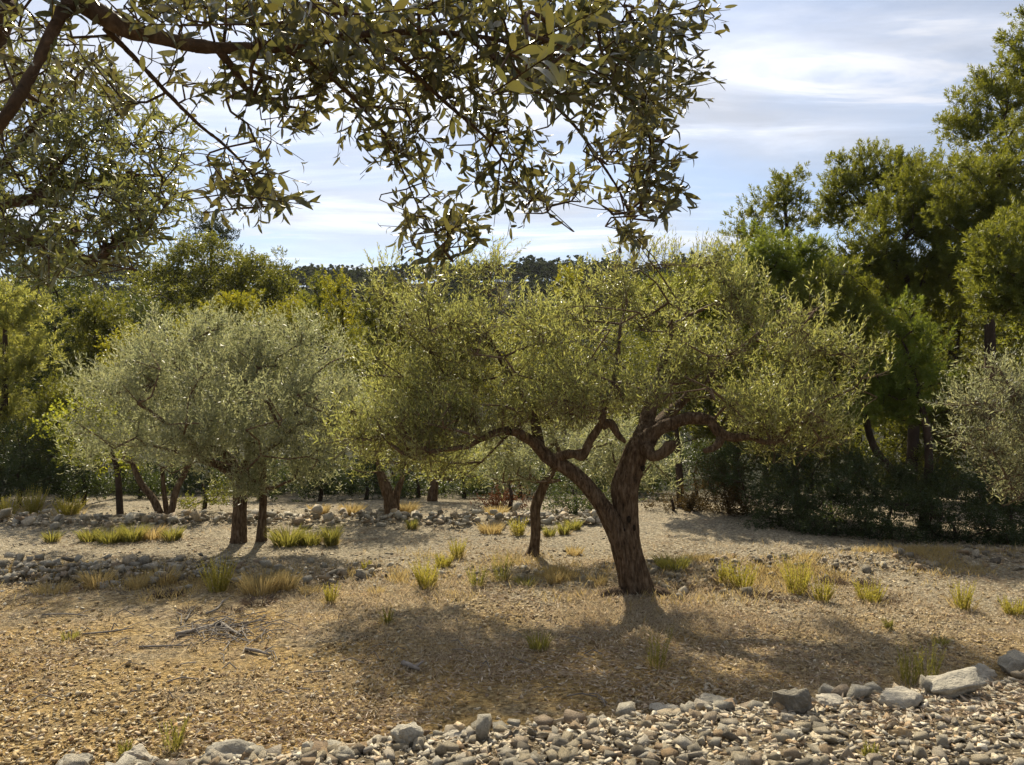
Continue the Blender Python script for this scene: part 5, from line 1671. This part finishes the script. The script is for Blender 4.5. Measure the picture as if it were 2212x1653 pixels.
r = np.random.default_rng(123)
ta, tb_ = [], []
for k in range(150):
    if k < 95:
        px, py, ln = 485 + r.normal(0, 62), 1362 + r.normal(0, 16), r.uniform(0.08, 0.42)
    else:
        px, py, ln = r.uniform(20, 1300), r.uniform(1310, 1520), r.uniform(0.06, 0.22)
    g = G(px, py)
    a = r.uniform(0, 2 * pi)
    dv = np.array([math.cos(a), math.sin(a), 0])
    mid = g + dv * ln * 0.5 + rand_perp(dv[None], r)[0] * ln * 0.08
    e = g + dv * ln
    h0, h1, h2 = 0.012, 0.02 + r.uniform(0, 0.05), 0.012 + r.uniform(0, 0.03)
    p0, p1, p2 = [np.array([q[0], q[1], float(hgt(q[0], q[1])) + h]) for q, h in ((g, h0), (mid, h1), (e, h2))]
    ta += [p0, p1]
    tb_ += [p1, p2]
ta, tb_ = np.array(ta), np.array(tb_)
rd = np.repeat(r.uniform(0.0025, 0.007, len(ta) // 2), 2)
V, Fc = frusta(ta, tb_, rd, rd * 0.8, 5)
tag(obj('fallen_twigs', mesh('fallen_twigs', V, Fc, M['stick']), ground), kind='stuff')

# ------------------------------------------------------------------ leaf and twig litter
r = np.random.default_rng(99)
n = 80000
yy = 4.2 * (12 / 4.2) ** r.random(n)
xx = r.uniform(-0.70, 0.72, n) * yy
w = np.exp(-((xx - 1.2) / 3.0) ** 2 - ((yy - 8.2) / 2.2) ** 2) * (0.25 + 1.3 * smooth(-0.08, 0.14, n2(xx, yy, 1.3, 3, 41.0))) + 0.5 * smooth(0.02, 0.16, n2(xx, yy, 0.8, 3, 4.0))
ok = (r.random(n) < w) & (yy > edge_y(xx) - 0.7)
xx, yy = xx[ok], yy[ok]
m = len(xx)
a = r.uniform(0, 2 * pi, m)
D = unit(np.stack([np.cos(a), np.sin(a), r.normal(0.08, 0.22, m)], -1))
Nn = unit(np.cross(D, rand_perp(D, r)) + np.array([0, 0, 0.8]))
Nn = unit(Nn - (Nn * D).sum(1, keepdims=True) * D)
V, Fc = leaf_quads(np.stack([xx, yy, hgt(xx, yy) + 0.014], -1), D, Nn, r.uniform(0.03, 0.075, m), r.uniform(0.006, 0.014, m))
n = 60000
gw = np.array(WALL_LEFT[1:] + [(0.0, 9.5)] + WALL_RIGHT[:-1])
tt = r.random(n) * (len(gw) - 1)
ii = tt.astype(int)
pw = gw[ii] + (gw[ii + 1] - gw[ii]) * (tt - ii)[:, None]
x3, y3 = pw[:, 0] + r.normal(0, 0.2, n), pw[:, 1] - 0.15 + r.normal(0, 0.55, n)
pick = r.random(n) < smooth(0.02, 0.16, n2(x3, y3, 1.6, 3, 24.0)) * 0.8 + 0.03
x3, y3 = x3[pick], y3[pick]
k3 = len(x3)
a3 = r.uniform(0, 2 * pi, k3)
D3 = unit(np.stack([np.cos(a3) * 0.5, np.sin(a3) * 0.5, r.uniform(0.5, 1.2, k3)], -1))
V3, F3 = leaf_quads(np.stack([x3, y3, hgt(x3, y3) - 0.004], -1), D3, rand_perp(D3, r), r.uniform(0.04, 0.16, k3) * r.uniform(0.6, 1.1, k3), np.full(k3, 0.0085))
tag(obj('dry_grass', mesh('dry_grass', V3, F3, M['straw']), ground), kind='stuff')
n = 220000
yy = 5.2 * (13 / 5.2) ** r.random(n)
xx = r.uniform(-0.70, 0.72, n) * yy
w = np.exp(-((xx - 1.0) / 3.4) ** 2 - ((yy - 8.6) / 2.0) ** 2) * smooth(-0.12, 0.10, n2(xx, yy, 1.1, 3, 14.0)) + 0.10 * smooth(0.0, 0.12, n2(xx, yy, 0.7, 3, 4.0))
ok2 = (r.random(n) < w) & (yy > edge_y(xx) + 0.4)
x2, y2 = xx[ok2], yy[ok2]
k2 = len(x2)
a2 = r.uniform(0, 2 * pi, k2)
D2 = unit(np.stack([np.cos(a2) * 0.7, np.sin(a2) * 0.7, r.uniform(0.25, 1.2, k2)], -1))
N2 = rand_perp(D2, r)
V2, F2 = leaf_quads(np.stack([x2, y2, hgt(x2, y2) - 0.004], -1), D2, N2, r.uniform(0.03, 0.085, k2), np.maximum(0.004, 0.7 * y2 / 768))
tag(obj('stubble', mesh('stubble', V2, F2, M['stubble']), ground), kind='stuff')
tag(obj('leaf_litter', mesh('leaf_litter', V, Fc, M['litter']), ground), kind='stuff')

# ------------------------------------------------------------------ the afternoon air, which pales the far hillside
def build_haze():
    m, N, L = nodes_of('air')
    out = N.new('ShaderNodeOutputMaterial')
    v = N.new('ShaderNodeVolumePrincipled')
    v.inputs['Color'].default_value = (0.86, 0.92, 1.0, 1)
    v.inputs['Density'].default_value = 0.00012
    v.inputs['Anisotropy'].default_value = 0.2
    L.new(v.outputs[0], out.inputs['Volume'])
    lo, hi = np.array([-340.0, -60.0, -14.0]), np.array([340.0, 430.0, 56.0])
    V = np.array([[x, y, z] for x in (lo[0], hi[0]) for y in (lo[1], hi[1]) for z in (lo[2], hi[2])])
    Fq = np.array([[0, 1, 3, 2], [4, 6, 7, 5], [0, 4, 5, 1], [2, 3, 7, 6], [0, 2, 6, 4], [1, 5, 7, 3]])
    o = obj('haze', mesh('haze', V, Fq, m))
    tag(o, kind='stuff')


build_haze()
